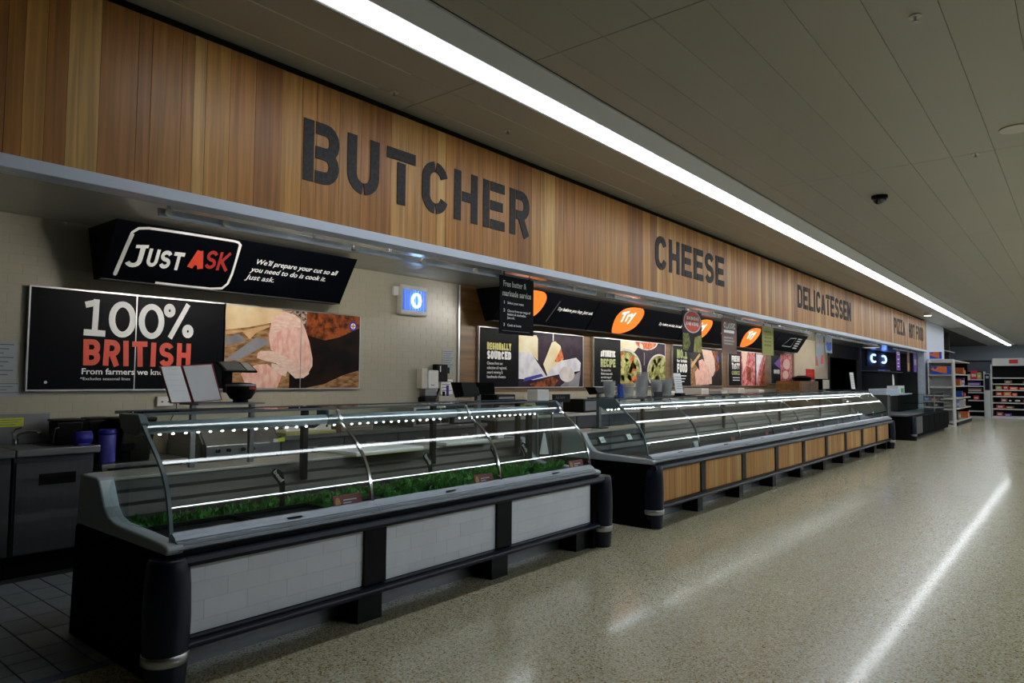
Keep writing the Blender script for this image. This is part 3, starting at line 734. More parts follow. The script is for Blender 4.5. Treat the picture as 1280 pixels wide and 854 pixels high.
GL = [(1.98, 4.07, .70, 0, 'parsley strip along the back of the first bay, nearest the left end glass'),
      (2.68, 4.08, .66, 0, 'parsley strip at the back behind the beef marker'),
      (3.40, 4.08, .72, 0, 'parsley strip at the back just past the first glass rib'),
      (3.30, 3.70, .30, .1, 'short parsley strip at the front in the middle bay, just past the first red ticket'),
      (3.98, 3.80, .42, 0, 'parsley strip beside the foot of the lamb marker'),
      (4.05, 4.07, .55, 0, 'parsley strip at the back behind the lamb marker'),
      (4.62, 4.08, .62, 0, 'parsley strip at the back of the third bay left of the black post'),
      (4.50, 3.78, .48, 0, 'parsley strip at the front of the third bay under the sausage marker'),
      (4.85, 3.92, .40, 0, 'parsley strip in the middle of the third bay at the foot of the pork marker'),
      (3.72, 3.94, .40, 0, 'parsley strip in the middle of the centre bay'),
      (2.88, 3.88, .30, 0, 'short parsley strip left of the first glass rib, behind the first red ticket'),
      (5.15, 3.80, .34, 0, 'parsley strip near the right end glass'),
      (4.45, 3.62, .30, 0, 'parsley strip close behind the sill, just past the second red ticket'),
      (3.70, 3.64, .34, 0, 'parsley strip close behind the sill in the centre bay'),
      (4.42, 3.93, .36, 0, 'parsley strip in the middle of the third bay, left part')]
for g_ in GL: garnish(*g_, z=.648+(.03 if g_[1] < 4.0 else .015)+(.02 if g_[0] > 3.6 else 0))
# black trays in deck
for i, (a, b, y0, y1, lab) in enumerate(((1.68, 2.20, 3.53, 4.00, 'shallow black tray at the left end of the butcher counter'),
        (2.22, 2.72, 3.53, 4.00, 'shallow black tray in front of the beef marker'),
        (2.90, 3.14, 3.53, 3.82, 'small black tray behind the first glass rib'),
        (3.46, 3.78, 3.53, 3.75, 'black tray in the middle bay left of the lamb marker'),
        (4.16, 4.27, 3.53, 3.95, 'narrow black tray behind the second red ticket'))):
    r = thing('display_tray', ((a+b)/2, (y0+y1)/2, .646), lab, 'tray', 'black trays in the butcher counter')
    box('tray_base', a, b, y0, y1, .646, .652, M['black'], r)
    mb = MB()
    for (p, q, s, t) in ((a, b, y0, y0+.012), (a, b, y1-.012, y1), (a, a+.012, y0+.012, y1-.012), (b-.012, b, y0+.012, y1-.012)): mb.box(p, q, s, t, .652, .68)
    mb.build('tray_rim', M['black'], r, .003)
for i, (x, y, L, lab) in enumerate(((1.78, 3.68, .28, 'chrome label rail lying in the leftmost black tray'), (1.95, 3.80, .22, 'second chrome label rail in the leftmost black tray, further back'), (2.35, 3.66, .30, 'chrome label rail in the tray before the beef marker'))):
    r = thing('label_rail', (x+L/2, y, .653), lab, 'rail', 'label rails in the trays')
    box('rail_bar', x, x+L, y-.012, y+.012, .6525, .664, M['darksteel'], r, .002); box('rail_clip', x+.03, x+.06, y-.015, y+.015, .664, .672, M['chrome'], r)
def marker(x, y, h, s, lab):
    r = thing('meat_marker', (x, y, .646), lab, 'sign', 'curved black meat markers')
    pts = [(0, 0), (0, h*.45), (-.003, h*.62), (-.018, h*.76), (-.042, h*.88), (-.068, h*.98)]
    out = []
    wds = [.017, .017, .019, .027, .030, .016]
    mb = MB(); vs = []
    for i, (px, pz) in enumerate(pts):
        a = pts[max(i-1, 0)]; b = pts[min(i+1, len(pts)-1)]; d = math.hypot(b[0]-a[0], b[1]-a[1]); nx, nz = -(b[1]-a[1])/d, (b[0]-a[0])/d
        out.append(((px+nx*wds[i], pz+nz*wds[i]), (px-nx*wds[i], pz-nz*wds[i])))
    prof = [p for p, q in out]+[q for p, q in reversed(out)]
    MB().prism([(x+a, .646+b) for a, b in prof], y-.006, y+.006, 'Y').build('curved_blade', M['black'], r, .002)
    box('foot', x-.035, x+.035, y-.03, y+.03, .646, .654, M['black'], r)
    o = text(s, x-.075, y-.0085, .646+h*.935, .040, M['ink'], r, bold=.0005, width=(.024+.018*len(s)) if len(s) < 6 else .115)
    o.rotation_euler = (0, math.radians(52), 0)
marker(2.56, 4.02, .275, 'beef', 'curved black marker reading beef')
marker(3.84, 3.98, .28, 'lamb', 'curved black marker reading lamb')
marker(4.68, 4.02, .28, 'sausage', 'curved black marker reading sausage')
marker(5.06, 3.98, .28, 'pork', 'curved black marker reading pork')
r = thing('steel_post', (5.22, 4.08, .646), 'tall black post inside the third bay of the butcher counter', 'post')
box('shaft', 5.19, 5.25, 4.06, 4.10, .66, 1.26, M['black'], r, .004); box('base', 5.17, 5.27, 4.04, 4.12, .646, .66, M['black'], r)
def ticket(x, y, z, w, h, lab, m='darkred', grp='dark red price tickets at the front of the glass'):
    r = thing('price_ticket', (x+w/2, y, z), lab, 'ticket', grp)
    MB().prism([(y, z), (y+.006, z), (y+.03, z+h), (y+.024, z+h)], x, x+w).build('card', M[m], r)
    d = MB(); w_ = wloc(r); n = 14
    R_ = h*.36; cx = x+.03; k = .024/h
    pts = []
    for i in range(n):
        a = 2*PI*i/n; zz = z+h/2+R_*1.1*math.sin(a); pts.append((cx+R_*.62*math.cos(a), y+(zz-z)*k-.001, zz))
    d.add(pts, [tuple(range(n))]); d.build('amber_emblem', M['amber'], r)
    for j, (a, b) in enumerate(((.07, .8), (.07, .6))):
        if w > .12: 
            zz = z+h*(.62-.2*j); MB().add([(x+a, y+(zz-z)*k-.001, zz), (x+w*b, y+(zz-z)*k-.001, zz), (x+w*b, y+(zz+.006-z)*k-.001, zz+.006), (x+a, y+(zz+.006-z)*k-.001, zz+.006)], [(0, 1, 2, 3)]).build('print_line', M['ink'], r)
    return r
ticket(2.60, 3.515, .70, .215, .085, 'dark red ticket with amber emblem by the first glass rib of the butcher counter')
ticket(3.86, 3.515, .70, .21, .085, 'dark red ticket with amber emblem by the second glass rib of the butcher counter')
ticket(5.10, 3.515, .70, .215, .085, 'dark red ticket with amber emblem by the right end glass of the butcher counter')
names_ = ['second', 'third', 'fourth', 'fifth', 'sixth', 'seventh', 'eighth', 'ninth']
for k in range(1, 9):
    ticket(6.42+1.25*(k+1)-.17-(.0 if k < 8 else .1), 3.515, .70, .14, .085, 'small red ticket at the far edge of the %s bay of the long counter' % names_[k-1], grp='red tickets along the long counter')
r = ticket(6.52, 3.54, .80, .16, .05, 'black and orange ticket at the near corner of the long counter', 'black', 'red tickets along the long counter')
# things in the long counter
r = thing('folded_card', (7.62, 3.56, .70), 'pale folded card at the second glass rib of the long counter', 'card')
MB().prism([(3.53, .70), (3.535, .70), (3.57, .79), (3.565, .79)], 7.70, 7.86).build('front_leaf', M['paper'], r); MB().prism([(3.61, .70), (3.605, .70), (3.57, .79), (3.575, .79)], 7.70, 7.86).build('back_leaf', M['paper'], r)
for (x, y, lab) in ((6.75, 4.235, 'small white switch plate on the inner back of the long counter, nearest its left end'), (7.35, 4.235, 'second small white switch plate on the inner back of the long counter')):
    r = thing('switch_plate', (x, y, .84), lab, 'switch'); MB().prism([(4.21, .80), (4.20, .80), (4.235, .86), (4.245, .86)], x-.05, x+.05).build('plate', M['white'], r); MB().prism([(4.213, .82), (4.205, .82), (4.22, .84), (4.23, .84)], x-.02, x+.02).build('rocker', M['cream'], r)
r = thing('steel_tray', (11.4, 3.8, .65), 'flat reddish tray in the middle of the long counter', 'tray'); box('tray_base', 11.0, 12.0, 3.6, 3.85, .648, .66, M['brownsign'], r); box('tray_lip', 11.0, 12.0, 3.595, 3.60, .648, .68, M['red'], r)

# chopping boards on rear worktop of butcher counter
def board(x0, x1, y0, y1, z, lab, m='white', ed='cream'):
    r = thing('chopping_board', ((x0+x1)/2, (y0+y1)/2, z), lab, 'board', 'cutting boards')
    box('board_slab', x0, x1, y0, y1, z+.006, z+.03, M[m], r, .006); box('board_base', x0+.002, x1-.002, y0+.002, y1-.002, z, z+.006, M[ed], r)
board(3.27, 3.95, 4.17, 4.72, .926, 'white chopping board behind the first glass rib of the butcher counter', 'white', 'yellowbd')
board(4.28, 4.84, 4.24, 4.66, .926, 'white chopping board in the third bay of the butcher counter')
r = thing('scraper', (5.2, 4.45, .926), 'white handled scraper beside the right chopping board', 'tool'); box('blade', 5.09, 5.13, 4.40, 4.44, .926, .945, M['steel'], r); box('handle', 5.13, 5.22, 4.385, 4.43, .93, .965, M['white'], r, .006)
r = thing('paper_cone', (5.23, 4.12, .93), 'upright folded white cone near the right end glass of the butcher counter', 'paper')
MB().cyl((5.33, 3.98, .80), .045, .20, 'Z', 12, .008).build('cone', M['paper'], r)
r = thing('till_stand', (2.36, 4.45, .925), 'steel stand behind the butcher counter carrying binder and scale', 'stand')
for x in (2.165, 2.575): box('upright', x-.016, x+.016, 4.43, 4.46, .925, 1.325, M['darksteel'], r)
box('stand_top', 2.14, 2.60, 4.32, 4.58, 1.325, 1.337, M['darksteel'], r)
# binder
r = thing('ring_binder', (2.2, 4.45, 1.337), 'open red ring binder with white pages on the steel stand', 'binder')
def quad3(name, P, m, parent, th=.004):
    a, b, c, d = [Vector(p) for p in P]; nn = (b-a).cross(d-a).normalized()*th; vs = [a, b, c, d, a+nn, b+nn, c+nn, d+nn]
    MB().add(vs, [(3, 2, 1, 0), (4, 5, 6, 7), (0, 1, 5, 4), (1, 2, 6, 5), (2, 3, 7, 6), (3, 0, 4, 7)]).build(name, m, parent)
quad3('cover', [(2.015, 4.44, 1.338), (2.17, 4.48, 1.338), (2.12, 4.54, 1.578), (1.965, 4.50, 1.570)], M['darkred'], r)
quad3('cover', [(2.17, 4.48, 1.338), (2.365, 4.458, 1.352), (2.325, 4.52, 1.596), (2.12, 4.54, 1.578)], M['darkred'], r)
quad3('page', [(2.018, 4.429, 1.344), (2.160, 4.466, 1.344), (2.110, 4.525, 1.574), (1.972, 4.488, 1.566)], M['paper'], r)
quad3('page', [(2.182, 4.466, 1.344), (2.350, 4.446, 1.357), (2.310, 4.508, 1.588), (2.130, 4.525, 1.574)], M['paper'], r)
for k in range(5):
    z = 1.555-k*.035; y = 4.48-k*.0125
    quad3('print_line', [(1.99+k*.006, y-.012, z), (2.09+k*.006, y+.012, z), (2.09+k*.006, y+.012, z+.0015), (1.99+k*.006, y-.012, z+.0015)], M['rail'], r, .0008)
# scale with touch screen
r = thing('shop_scale', (2.495, 4.45, 1.337), 'black rounded shop scale with raised touch screen on the steel stand', 'scale')
MB().lathe((2.495, 4.45, 1.350), [(.045, 0), (.070, .012), (.092, .05), (.098, .085), (.094, .105), (.06, .118), (.01, .12)], 28).build('body', M['black'], r, smooth=True)
MB().lathe((2.495, 4.45, 1.444), [(.0985, 0), (.099, .006), (.095, .016)], 28).build('grey_rim', M['darksteel'], r, smooth=True)
MB().cyl((2.495, 4.45, 1.337), .05, .013).build('foot', M['black'], r)
MB().prism([(4.50, 1.40), (4.54, 1.40), (4.54, 1.575), (4.49, 1.575)], 2.415, 2.455).build('arm', M['black'], r)
MB().prism([(4.42, 1.548), (4.43, 1.536), (4.56, 1.602), (4.55, 1.614)], 2.365, 2.60).build('screen_case', M['black'], r, .003)
MB().prism([(4.432, 1.5563), (4.432, 1.554), (4.538, 1.607), (4.536, 1.610)], 2.38, 2.52).build('screen', mat('screen_grey', (.10, .10, .10), .3, emit=.06, noise=.02), r)
MB().prism([(4.432, 1.5563), (4.432, 1.554), (4.538, 1.607), (4.536, 1.610)], 2.53, 2.588).build('keypad', M['soffit'], r)
for q in range(6): pass
text('OPEN', 2.50, 4.35, 1.425, .020, M['red'], r, bold=.0008)
# ================================================================== BACK OF THE BUTCHERY
def panelbox(r, name, x0, x1, y0, y1, z0, z1, m, bev=.004): return box(name, x0, x1, y0, y1, z0, z1, M[m], r, bev)
# sink unit
r = thing('sink_unit', (1.9, 6.4, 0), 'dark steel sink cabinet against the tiled wall, right part of the run', 'cabinet')
panelbox(r, 'carcass', 1.66, 2.20, 6.14, 6.62, .17, .90, 'cabsteel'); panelbox(r, 'kick_plate', 1.64, 2.2, 6.20, 6.3, 0, .17, 'black')
panelbox(r, 'worktop', 1.655, 2.22, 6.06, 6.64, .902, .96, 'darksteel', .008)
d = panelbox(r, 'door', 1.672, 2.19, 6.118, 6.139, .18, .86, 'cabsteel'); box('handle_recess', 1.82, 2.07, 6.1165, 6.125, .68, .765, M['black'], d)
panelbox(r, 'splashback', 1.15, 2.03, 6.62, 6.643, .962, 1.20, 'darksteel', .002)
MB().prism([(1.88, 6.25), (2.12, 6.25), (2.12, 6.5), (1.88, 6.5)], .955, .9615, 'Z').build('sink_bowl', M['black'], r)
r = thing('steel_cabinet', (1.2, 6.4, 0), 'dark steel cabinet at the left edge of the photo beside the sink cabinet', 'cabinet')
panelbox(r, 'carcass', .70, 1.645, 6.14, 6.62, .17, .90, 'cabsteel'); panelbox(r, 'kick_plate', .7, 1.63, 6.20, 6.3, 0, .17, 'black')
panelbox(r, 'worktop', .70, 1.648, 6.06, 6.61, .902, .96, 'darksteel', .008); panelbox(r, 'door', .72, 1.635, 6.118, 6.139, .18, .86, 'cabsteel')
r = thing('tap', (1.76, 6.5, .96), 'curved chrome tap at the back of the sink', 'tap')
MB().cyl((1.76, 6.5, .961), .022, .05).build('tap_base', M['chrome'], r)
MB().tube([(1.76, 6.5, 1.01), (1.78, 6.47, 1.055), (1.83, 6.42, 1.07), (1.87, 6.38, 1.065), (1.89, 6.36, 1.05)], .013).build('spout', M['chrome'], r, smooth=True)
MB().tube([(1.755, 6.505, 1.01), (1.745, 6.52, 1.055), (1.76, 6.52, 1.085), (1.80, 6.50, 1.10)], .010).build('lever', M['chrome'], r, smooth=True)
r = thing('notice_label', (1.75, 6.6, 1.12), 'lime green label stuck on the steel splashback', 'label')
box('card', 1.665, 1.845, 6.617, 6.6195, 1.10, 1.17, M['greentag'], r)
for k in range(3): box('print_line', 1.68, 1.83-.02*k, 6.6155, 6.617, 1.152-.018*k, 1.156-.018*k, M['inkgrey'], r)
def crate(x0, x1, y0, y1, z0, z1, m, lab, cat='tub'):
    r = thing('plastic_tub', ((x0+x1)/2, (y0+y1)/2, z0), lab, cat)
    dx = (x1-x0)*.06; dy = (y1-y0)*.06
    MB().add([(x0+dx, y0+dy, z0), (x1-dx, y0+dy, z0), (x1-dx, y1-dy, z0), (x0+dx, y1-dy, z0), (x0, y0, z1), (x1, y0, z1), (x1, y1, z1), (x0, y1, z1)], [(0, 3, 2, 1), (4, 5, 6, 7), (0, 1, 5, 4), (1, 2, 6, 5), (2, 3, 7, 6), (3, 0, 4, 7)]).build('tub_body', M[m], r, .012)
    box('lid', x0-.006, x1+.006, y0-.006, y1+.006, z1+.001, z1+.02, M[m], r, .008); return r
crate(1.98, 2.18, 6.32, 6.50, .961, 1.14, 'black', 'black lidded tub on the sink worktop, left of the blue ones')
r = thing('spray_bottle', (1.95, 6.25, .961), 'black spray bottle lying tilted beside the sink', 'bottle')
MB().tube([(1.925, 6.22, .975), (1.93, 6.23, 1.03), (1.95, 6.25, 1.09)], [.018, .018, .012]).build('bottle_body', M['black'], r); MB().tube([(1.95, 6.25, 1.09), (1.985, 6.26, 1.10)], .010).build('nozzle', M['black'], r)
r = thing('blue_container', (2.14, 6.18, .961), 'glossy blue container lying on the end of the sink worktop', 'container')
MB().cyl((2.06, 6.16, 1.02), .05, .12, 'X', 20).build('drum', M['blue'], r, smooth=True); box('rest', 2.08, 2.16, 6.13, 6.19, .961, .975, M['blue'], r)
# low shelf with bins
r = thing('low_bench', (2.6, 6.35, 0), 'low steel bench between sink cabinet and prep bench', 'bench')
panelbox(r, 'bench_top', 2.24, 2.94, 6.08, 6.63, .765, .80, 'steel', .004)
for x in (2.27, 2.91):
    for y in (6.12, 6.6): box('leg', x-.018, x+.018, y-.018, y+.018, 0, .765, M['darksteel'], r)
box('under_shelf', 2.28, 2.9, 6.12, 6.6, .25, .27, M['darksteel'], r)
def rollbin(x, y, z, rad, h, m, lab, m2=None):
    r = thing('round_bin', (x, y, z), lab, 'container')
    MB().lathe((x, y, z), [(rad*.9, 0), (rad, .02), (rad*1.02, h*.82), (rad*1.0, h*.84)], 24).build('barrel', M[m], r, smooth=True)
    MB().lathe((x, y, z+h*.845), [(rad*1.08, 0), (rad*1.12, .01), (rad*1.1, h*.12), (rad*.9, h*.155)], 24).build('lid', M[m2 or m], r, smooth=True)
rollbin(2.315, 6.19, .801, .062, .275, 'midblue', 'upright blue lidded barrel on the low bench beside the black bin', 'blue')
crate(2.25, 2.42, 6.42, 6.58, .801, 1.14, 'black', 'black tub at the back of the low bench behind the blue barrel')
r = thing('waste_bin', (2.53, 6.25, .801), 'large black bin standing on the low bench', 'bin')
MB().add([(2.42, 6.14, .801), (2.63, 6.14, .801), (2.63, 6.36, .801), (2.42, 6.36, .801), (2.39, 6.11, 1.13), (2.67, 6.11, 1.13), (2.67, 6.40, 1.13), (2.39, 6.40, 1.13)], [(0, 3, 2, 1), (4, 5, 6, 7), (0, 1, 5, 4), (1, 2, 6, 5), (2, 3, 7, 6), (3, 0, 4, 7)]).build('bin_body', M['matblack'], r, .01)
box('bin_lid', 2.385, 2.675, 6.105, 6.405, 1.131, 1.165, M['black'], r, .012)
# bain marie
r = thing('wrapping_machine', (3.35, 6.3, 0), 'steel wrapping machine with knobs on the prep bench line behind the counter', 'machine')
panelbox(r, 'body', 2.98, 3.76, 6.02, 6.6, .10, .92, 'darksteel'); MB().prism([(5.93, .80), (5.93, .90), (6.05, 1.02), (6.5, 1.02), (6.5, .922), (6.03, .80)], 3.02, 3.74).build('hood', M['steel'], r, .004)
for x in (3.12, 3.22, 3.36, 3.45): MB().cyl((x, 5.905, .855), .017, .024, 'Y', 14).build('knob', M['black'], r)
for x in (3.0, 3.74): MB().prism([(5.95, .92), (6.1, 1.08), (6.6, 1.08), (6.6, .92)], x-.008, x+.008).build('side_cheek', M['darksteel'], r)
box('feet', 3.0, 3.7, 6.1, 6.5, 0, .10, M['black'], r)
box('bed_plate', 3.08, 3.68, 6.12, 6.48, 1.021, 1.03, M['soffit'], r)
r = thing('prep_bench', (5.3, 6.3, 0), 'long dark steel prep bench along the tiled wall', 'bench')
panelbox(r, 'worktop', 3.80, 6.80, 6.00, 6.63, .90, .94, 'darksteel'); panelbox(r, 'upstand', 3.80, 6.80, 6.60, 6.632, .941, 1.02, 'darksteel')
for i in range(4):
    d = box('door', 3.82+.745*i, 3.82+.745*i+.735, 6.03, 6.05, .12, .895, M['cabsteel'], r, .003); box('handle', 4.1+.745*i, 4.22+.745*i, 6.015, 6.029, .80, .82, M['steel'], d)
box('carcass', 3.81, 6.79, 6.05, 6.6, .1, .897, M['darksteel'], r); box('kick_plate', 3.85, 6.75, 6.12, 6.3, 0, .1, M['black'], r)
board(3.86, 4.45, 6.02, 6.42, .941, 'pale yellow cutting board with papers on the prep bench', 'yellowbd', 'yellowbd')
r = thing('paper_sheets', (4.0, 6.2, .972), 'loose white sheets lying on the yellow cutting board', 'paper')
quad3('sheet', [(3.88, 6.05, .975), (4.08, 6.10, .975), (4.12, 6.30, 1.03), (3.92, 6.26, 1.05)], M['paper'], r); quad3('sheet', [(4.1, 6.08, .974), (4.3, 6.08, .974), (4.3, 6.3, .978), (4.1, 6.3, .978)], M['paper'], r)
r = thing('holed_card', (4.45, 6.1, .972), 'upright white card with a round hole on the yellow board', 'card')
MB().prism([(4.20, .973), (4.44, .973), (4.44, 1.075), (4.40, 1.07)], 6.10, 6.108, 'Y').build('card', M['paper'], r); MB().cyl((4.385, 6.094, 1.01), .012, .004, 'Y', 14).build('hole', M['black'], r)
r = thing('steel_box', (4.72, 6.25, .941), 'ribbed brown-grey steel drawer box on the prep bench', 'box')
box('body', 4.56, 4.98, 6.08, 6.5, .941, 1.075, mat('warm_steel', (.34, .28, .22), .45, .4, noise=.1), r, .004)
for k in range(3): box('rib', 4.57, 4.97, 6.074, 6.079, .965+.035*k, .975+.035*k, M['darksteel'], r)
r = thing('green_clip', (3.86, 5.98, .94), 'small yellow-green tag by the front edge of the prep bench', 'tag'); box('tag_body', 3.70, 3.77, 5.90, 5.925, .90, .935, M['greentag'], r); box('tag_base', 3.65, 3.70, 5.90, 5.925, .90, .93, M['paper'], r)
r = thing('microwave', (5.95, 6.25, .941), 'steel box oven with dark window on the prep bench', 'oven')
box('case', 5.62, 6.22, 6.12, 6.55, .941, 1.17, M['steel'], r, .006); box('window', 5.66, 6.05, 6.112, 6.119, .965, 1.145, M['black'], r); box('brown_panel', 5.70, 5.86, 6.108, 6.111, .98, 1.07, M['brownsign'], r); box('control', 6.08, 6.20, 6.112, 6.119, .965, 1.145, M['black'], r)  # small panel on the window is plain brown, without emission
r = thing('box_oven', (6.5, 6.25, .941), 'black box oven right of the steel one on the prep bench', 'oven'); box('case', 6.27, 6.78, 6.12, 6.55, .941, 1.16, M['black'], r, .006); box('door', 6.30, 6.65, 6.112, 6.119, .96, 1.14, M['darksteel'], r)

# wall things
r = thing('wall_socket', (2.95, YW, 1.28), 'white double wall socket above the bench, below the black poster', 'socket')
box('back_box', 2.88, 3.03, YW-.045, YW-.007, 1.235, 1.325, M['cream'], r, .004); box('face_plate', 2.883, 3.027, YW-.05, YW-.0455, 1.238, 1.322, M['white'], r)
for x in (2.925, 2.985): box('socket_hole', x-.01, x+.01, YW-.0515, YW-.0502, 1.27, 1.28, M['black'], r)
r = thing('flex_plug', (3.05, 6.6, 1.27), 'dark plug at the right of the wall socket', 'plug'); MB().cyl((3.055, 6.60, 1.275), .018, .035, 'Y', 12).build('plug_body', M['black'], r); MB().tube([(3.055, 6.60, 1.26), (3.06, 6.6, 1.2), (3.02, 6.61, 1.12), (3.0, 6.6, 1.06)], .004, 6).build('flex', M['black'], r)
def notice(x0, x1, z0, z1, lab, n=6, m='paper', y=YW-.008, heads=True):
    r = thing('notice', ((x0+x1)/2, y, z0), lab, 'notice'); box('sheet', x0, x1, y-.003, y, z0, z1, M[m], r)
    h = (z1-z0)/(n+1)
    for k in range(n): box('print_line', x0+.08*(x1-x0), x1-(.08+.12*(k % 3))*(x1-x0), y-.0042, y-.0032, z1-h*(k+.8), z1-h*(k+.8)+h*.2, M['inkgrey'], r)
    return r
notice(1.50, 1.785, 1.47, 1.78, 'large faded notice on the tiles left of the black poster', 8, 'cheek')
notice(1.50, 1.83, 1.34, 1.46, 'lower faded notice on the tiles, under the large one', 4, 'cheek')
notice(6.60, 6.82, 1.60, 1.90, 'faded white notice above the paper towel boxes by the wall edge', 9, 'cheek')
notice(6.58, 6.80, 1.30, 1.50, 'small sheet on the wall under the black box', 4, 'paper')
r = thing('towel_dispenser', (6.35, YW, 1.4), 'white paper dispenser on the tiles near the wall edge', 'dispenser')
box('cover', 6.24, 6.42, 6.52, YW-.007, 1.38, 1.62, M['white'], r, .012); box('side_box', 6.14, 6.238, 6.54, YW-.007, 1.38, 1.64, M['cream'], r, .008)
box('logo_patch', 6.28, 6.34, 6.517, 6.5195, 1.42, 1.43, M['purple'], r)
r = thing('soap_dispenser', (6.3, YW, 1.2), 'dark ribbed dispenser under the white paper dispenser', 'dispenser')
box('upper_case', 6.19, 6.40, 6.53, YW-.007, 1.28, 1.375, M['darksteel'], r, .01); box('lower_case', 6.17, 6.37, 6.51, YW-.007, 1.17, 1.275, M['black'], r, .01); MB().tube([(6.42, 6.58, 1.25), (6.47, 6.56, 1.38)], .012).build('lever', M['black'], r)
r = thing('glove_box_holder', (6.5, YW, 1.55), 'black box mounted on the wall above the grey caddy', 'box')
box('case', 6.42, 6.62, 6.55, YW-.007, 1.47, 1.70, M['black'], r, .01); box('hanging_flap', 6.62, 6.66, 6.56, YW-.007, 1.58, 1.66, M['black'], r); box('label_strip', 6.47, 6.485, 6.547, 6.5495, 1.60, 1.68, M['ink'], r)
r = thing('wall_caddy', (6.6, YW, 1.2), 'grey wall caddy holding blue pens beside the dark dispenser', 'caddy')
box('tray', 6.44, 6.74, 6.53, YW-.007, 1.16, 1.28, M['soffit'], r, .006); box('pen', 6.62, 6.65, 6.56, 6.58, 1.281, 1.42, M['blue'], r); box('pen', 6.55, 6.58, 6.56, 6.58, 1.281, 1.34, M['black'], r)
# fly killer
r = thing('insect_killer', (6.02, YW, 2.3), 'glowing blue insect killer with a ring lamp high on the tiled wall', 'lamp')
box('case', 5.78, 6.24, 6.56, YW-.008, 2.31, 2.70, M['cream'], r, .02); box('lit_panel', 5.815, 6.205, 6.548, 6.5595, 2.37, 2.635, M['neonblue'], r)
for k in range(9): box('grille_bar', 5.83+.045*k, 5.834+.045*k, 6.54, 6.546, 2.37, 2.635, M['rail'], r)
ring = [(6.02+.065*math.cos(a), 6.532, 2.50+.082*math.sin(a)) for a in [math.radians(100+i*20) for i in range(18)]]
MB().tube(ring, .014).build('ring_lamp', M['neon'], r, smooth=True)
box('side_flash', 5.70, 5.775, 6.60, YW-.008, 2.55, 2.66, M['white'], r)

# ---- poster: 100% BRITISH
def poster(x0, x1, z0, z1, lab, cat='poster', y=YW-.02, m='poster'):
    r = thing('wall_poster', ((x0+x1)/2, y, z0), lab, cat)
    box('panel', x0, x1, y-.03, y+.008, z0, z1, M[m], r)
    t = .012
    mb = MB()
    for (a, b, c, d) in ((x0-t, x1+t, z0-t, z0), (x0-t, x1+t, z1, z1+t), (x0-t, x0, z0, z1), (x1, x1+t, z0, z1)): mb.box(a, b, y-.036, y+.008, c, d)
    mb.build('frame', M['silver'], r); return r
YP = YW-.0505
P1 = poster(1.85, 3.50, 1.395, 2.235, 'black wall poster reading 100% BRITISH in white and red')
word('1', 2.25, 2.42, 1.86, 2.175, YP, M['ink'], P1, t=.17, depth=.002, jit=.03)
for a, b in ((2.44, 2.67), (2.69, 2.92)):
    mb = MB(); cx, cz = (a+b)/2, 2.02; pts = [((a+b)/2+.088*math.cos(t_)-P1.location.x, 2.015+.135*math.sin(t_)-P1.location.z) for t_ in [2*PI*i/28 for i in range(29)]]
    ribbon(mb, pts, .052, YP-.002-P1.location.y, YP-P1.location.y, lambda X, Z: (X, Z), 1); mb.build('letter', M['ink'], P1, local=True)
word('%', 2.915, 3.19, 1.87, 2.20, YP, M['ink'], P1, t=.15, depth=.002, jit=.0)
word('BRITISH', 2.25, 3.175, 1.60, 1.825, YP, M['red'], P1, t=.21, depth=.002, jit=.05, gap=.14, wd=.62)
text('From farmers we know and trust.', 2.24, YP, 1.525, .072, M['ink'], P1, bold=.0012, width=1.06)
text('*Excludes seasonal lines', 2.235, YP, 1.475, .034, M['ink'], P1, width=.40)
box('panel_seam', 2.668, 2.676, YP-.001, YP+.01, 1.395, 2.235, M['silver'], P1)
flat('rivet_mark', ell(1.98, 1.455, .012, .012), YP, M['rail'], P1, 1)
P2 = poster(3.512, 5.18, 1.395, 2.235, 'wall poster photograph of carved roast beef with knife on a board', m='p_dark')
F = lambda n, p, m, l: flat(n, p, YP, M[m], P2, l)
F('print_table', [(3.512, 1.395), (4.25, 1.395), (4.25, 2.235), (3.512, 2.235)], 'p_wood', 1)
F('print_board', [(3.512, 1.98), (3.75, 2.02), (4.0, 2.08), (4.2, 2.1), (4.2, 2.235), (3.512, 2.235)], 'p_board', 2)
F('print_fork', [(3.512, 1.93), (3.70, 1.97), (3.78, 1.90), (3.85, 1.97), (4.0, 2.04), (4.0, 2.06), (3.83, 2.02), (3.72, 1.99), (3.512, 1.97)], 'p_tan', 3)
F('print_handle', [(3.512, 1.90), (3.66, 1.95), (3.74, 1.88), (3.60, 1.84), (3.512, 1.83)], 'p_knife', 3)
F('print_blade', [(3.512, 1.68), (3.66, 1.68), (3.99, 1.865), (3.99, 1.90), (3.85, 1.925)], 'p_knife', 4)
F('print_crust', [(4.15, 2.235), (5.18, 2.235), (5.18, 2.10), (4.9, 1.98), (4.70, 1.93), (4.45, 1.98), (4.2, 2.0)], 'p_crust', 2)
F('print_chips', [(4.45, 1.395), (5.18, 1.395), (5.18, 1.60), (4.95, 1.54), (4.7, 1.44)], 'p_wood', 2)
F('print_roast', [(4.02, 1.80), (3.99, 1.95), (4.02, 2.09), (4.08, 2.17), (4.17, 2.215), (4.28, 2.215), (4.37, 2.16), (4.43, 2.05), (4.49, 1.90), (4.535, 1.72), (4.535, 1.64), (4.49, 1.57), (4.38, 1.60), (4.2, 1.70)], 'p_meat', 5)
F('print_fat', [(4.02, 1.88), (4.0, 1.96), (4.03, 2.09), (4.09, 2.17), (4.18, 2.21), (4.28, 2.21), (4.36, 2.15), (4.40, 2.05), (4.30, 2.06), (4.17, 2.04), (4.08, 1.98)], 'p_meat2', 6)
F('print_pepper', [(4.14, 2.225), (4.45, 2.235), (4.45, 2.02), (4.38, 2.14), (4.30, 2.19), (4.2, 2.21)], 'p_pep', 7)
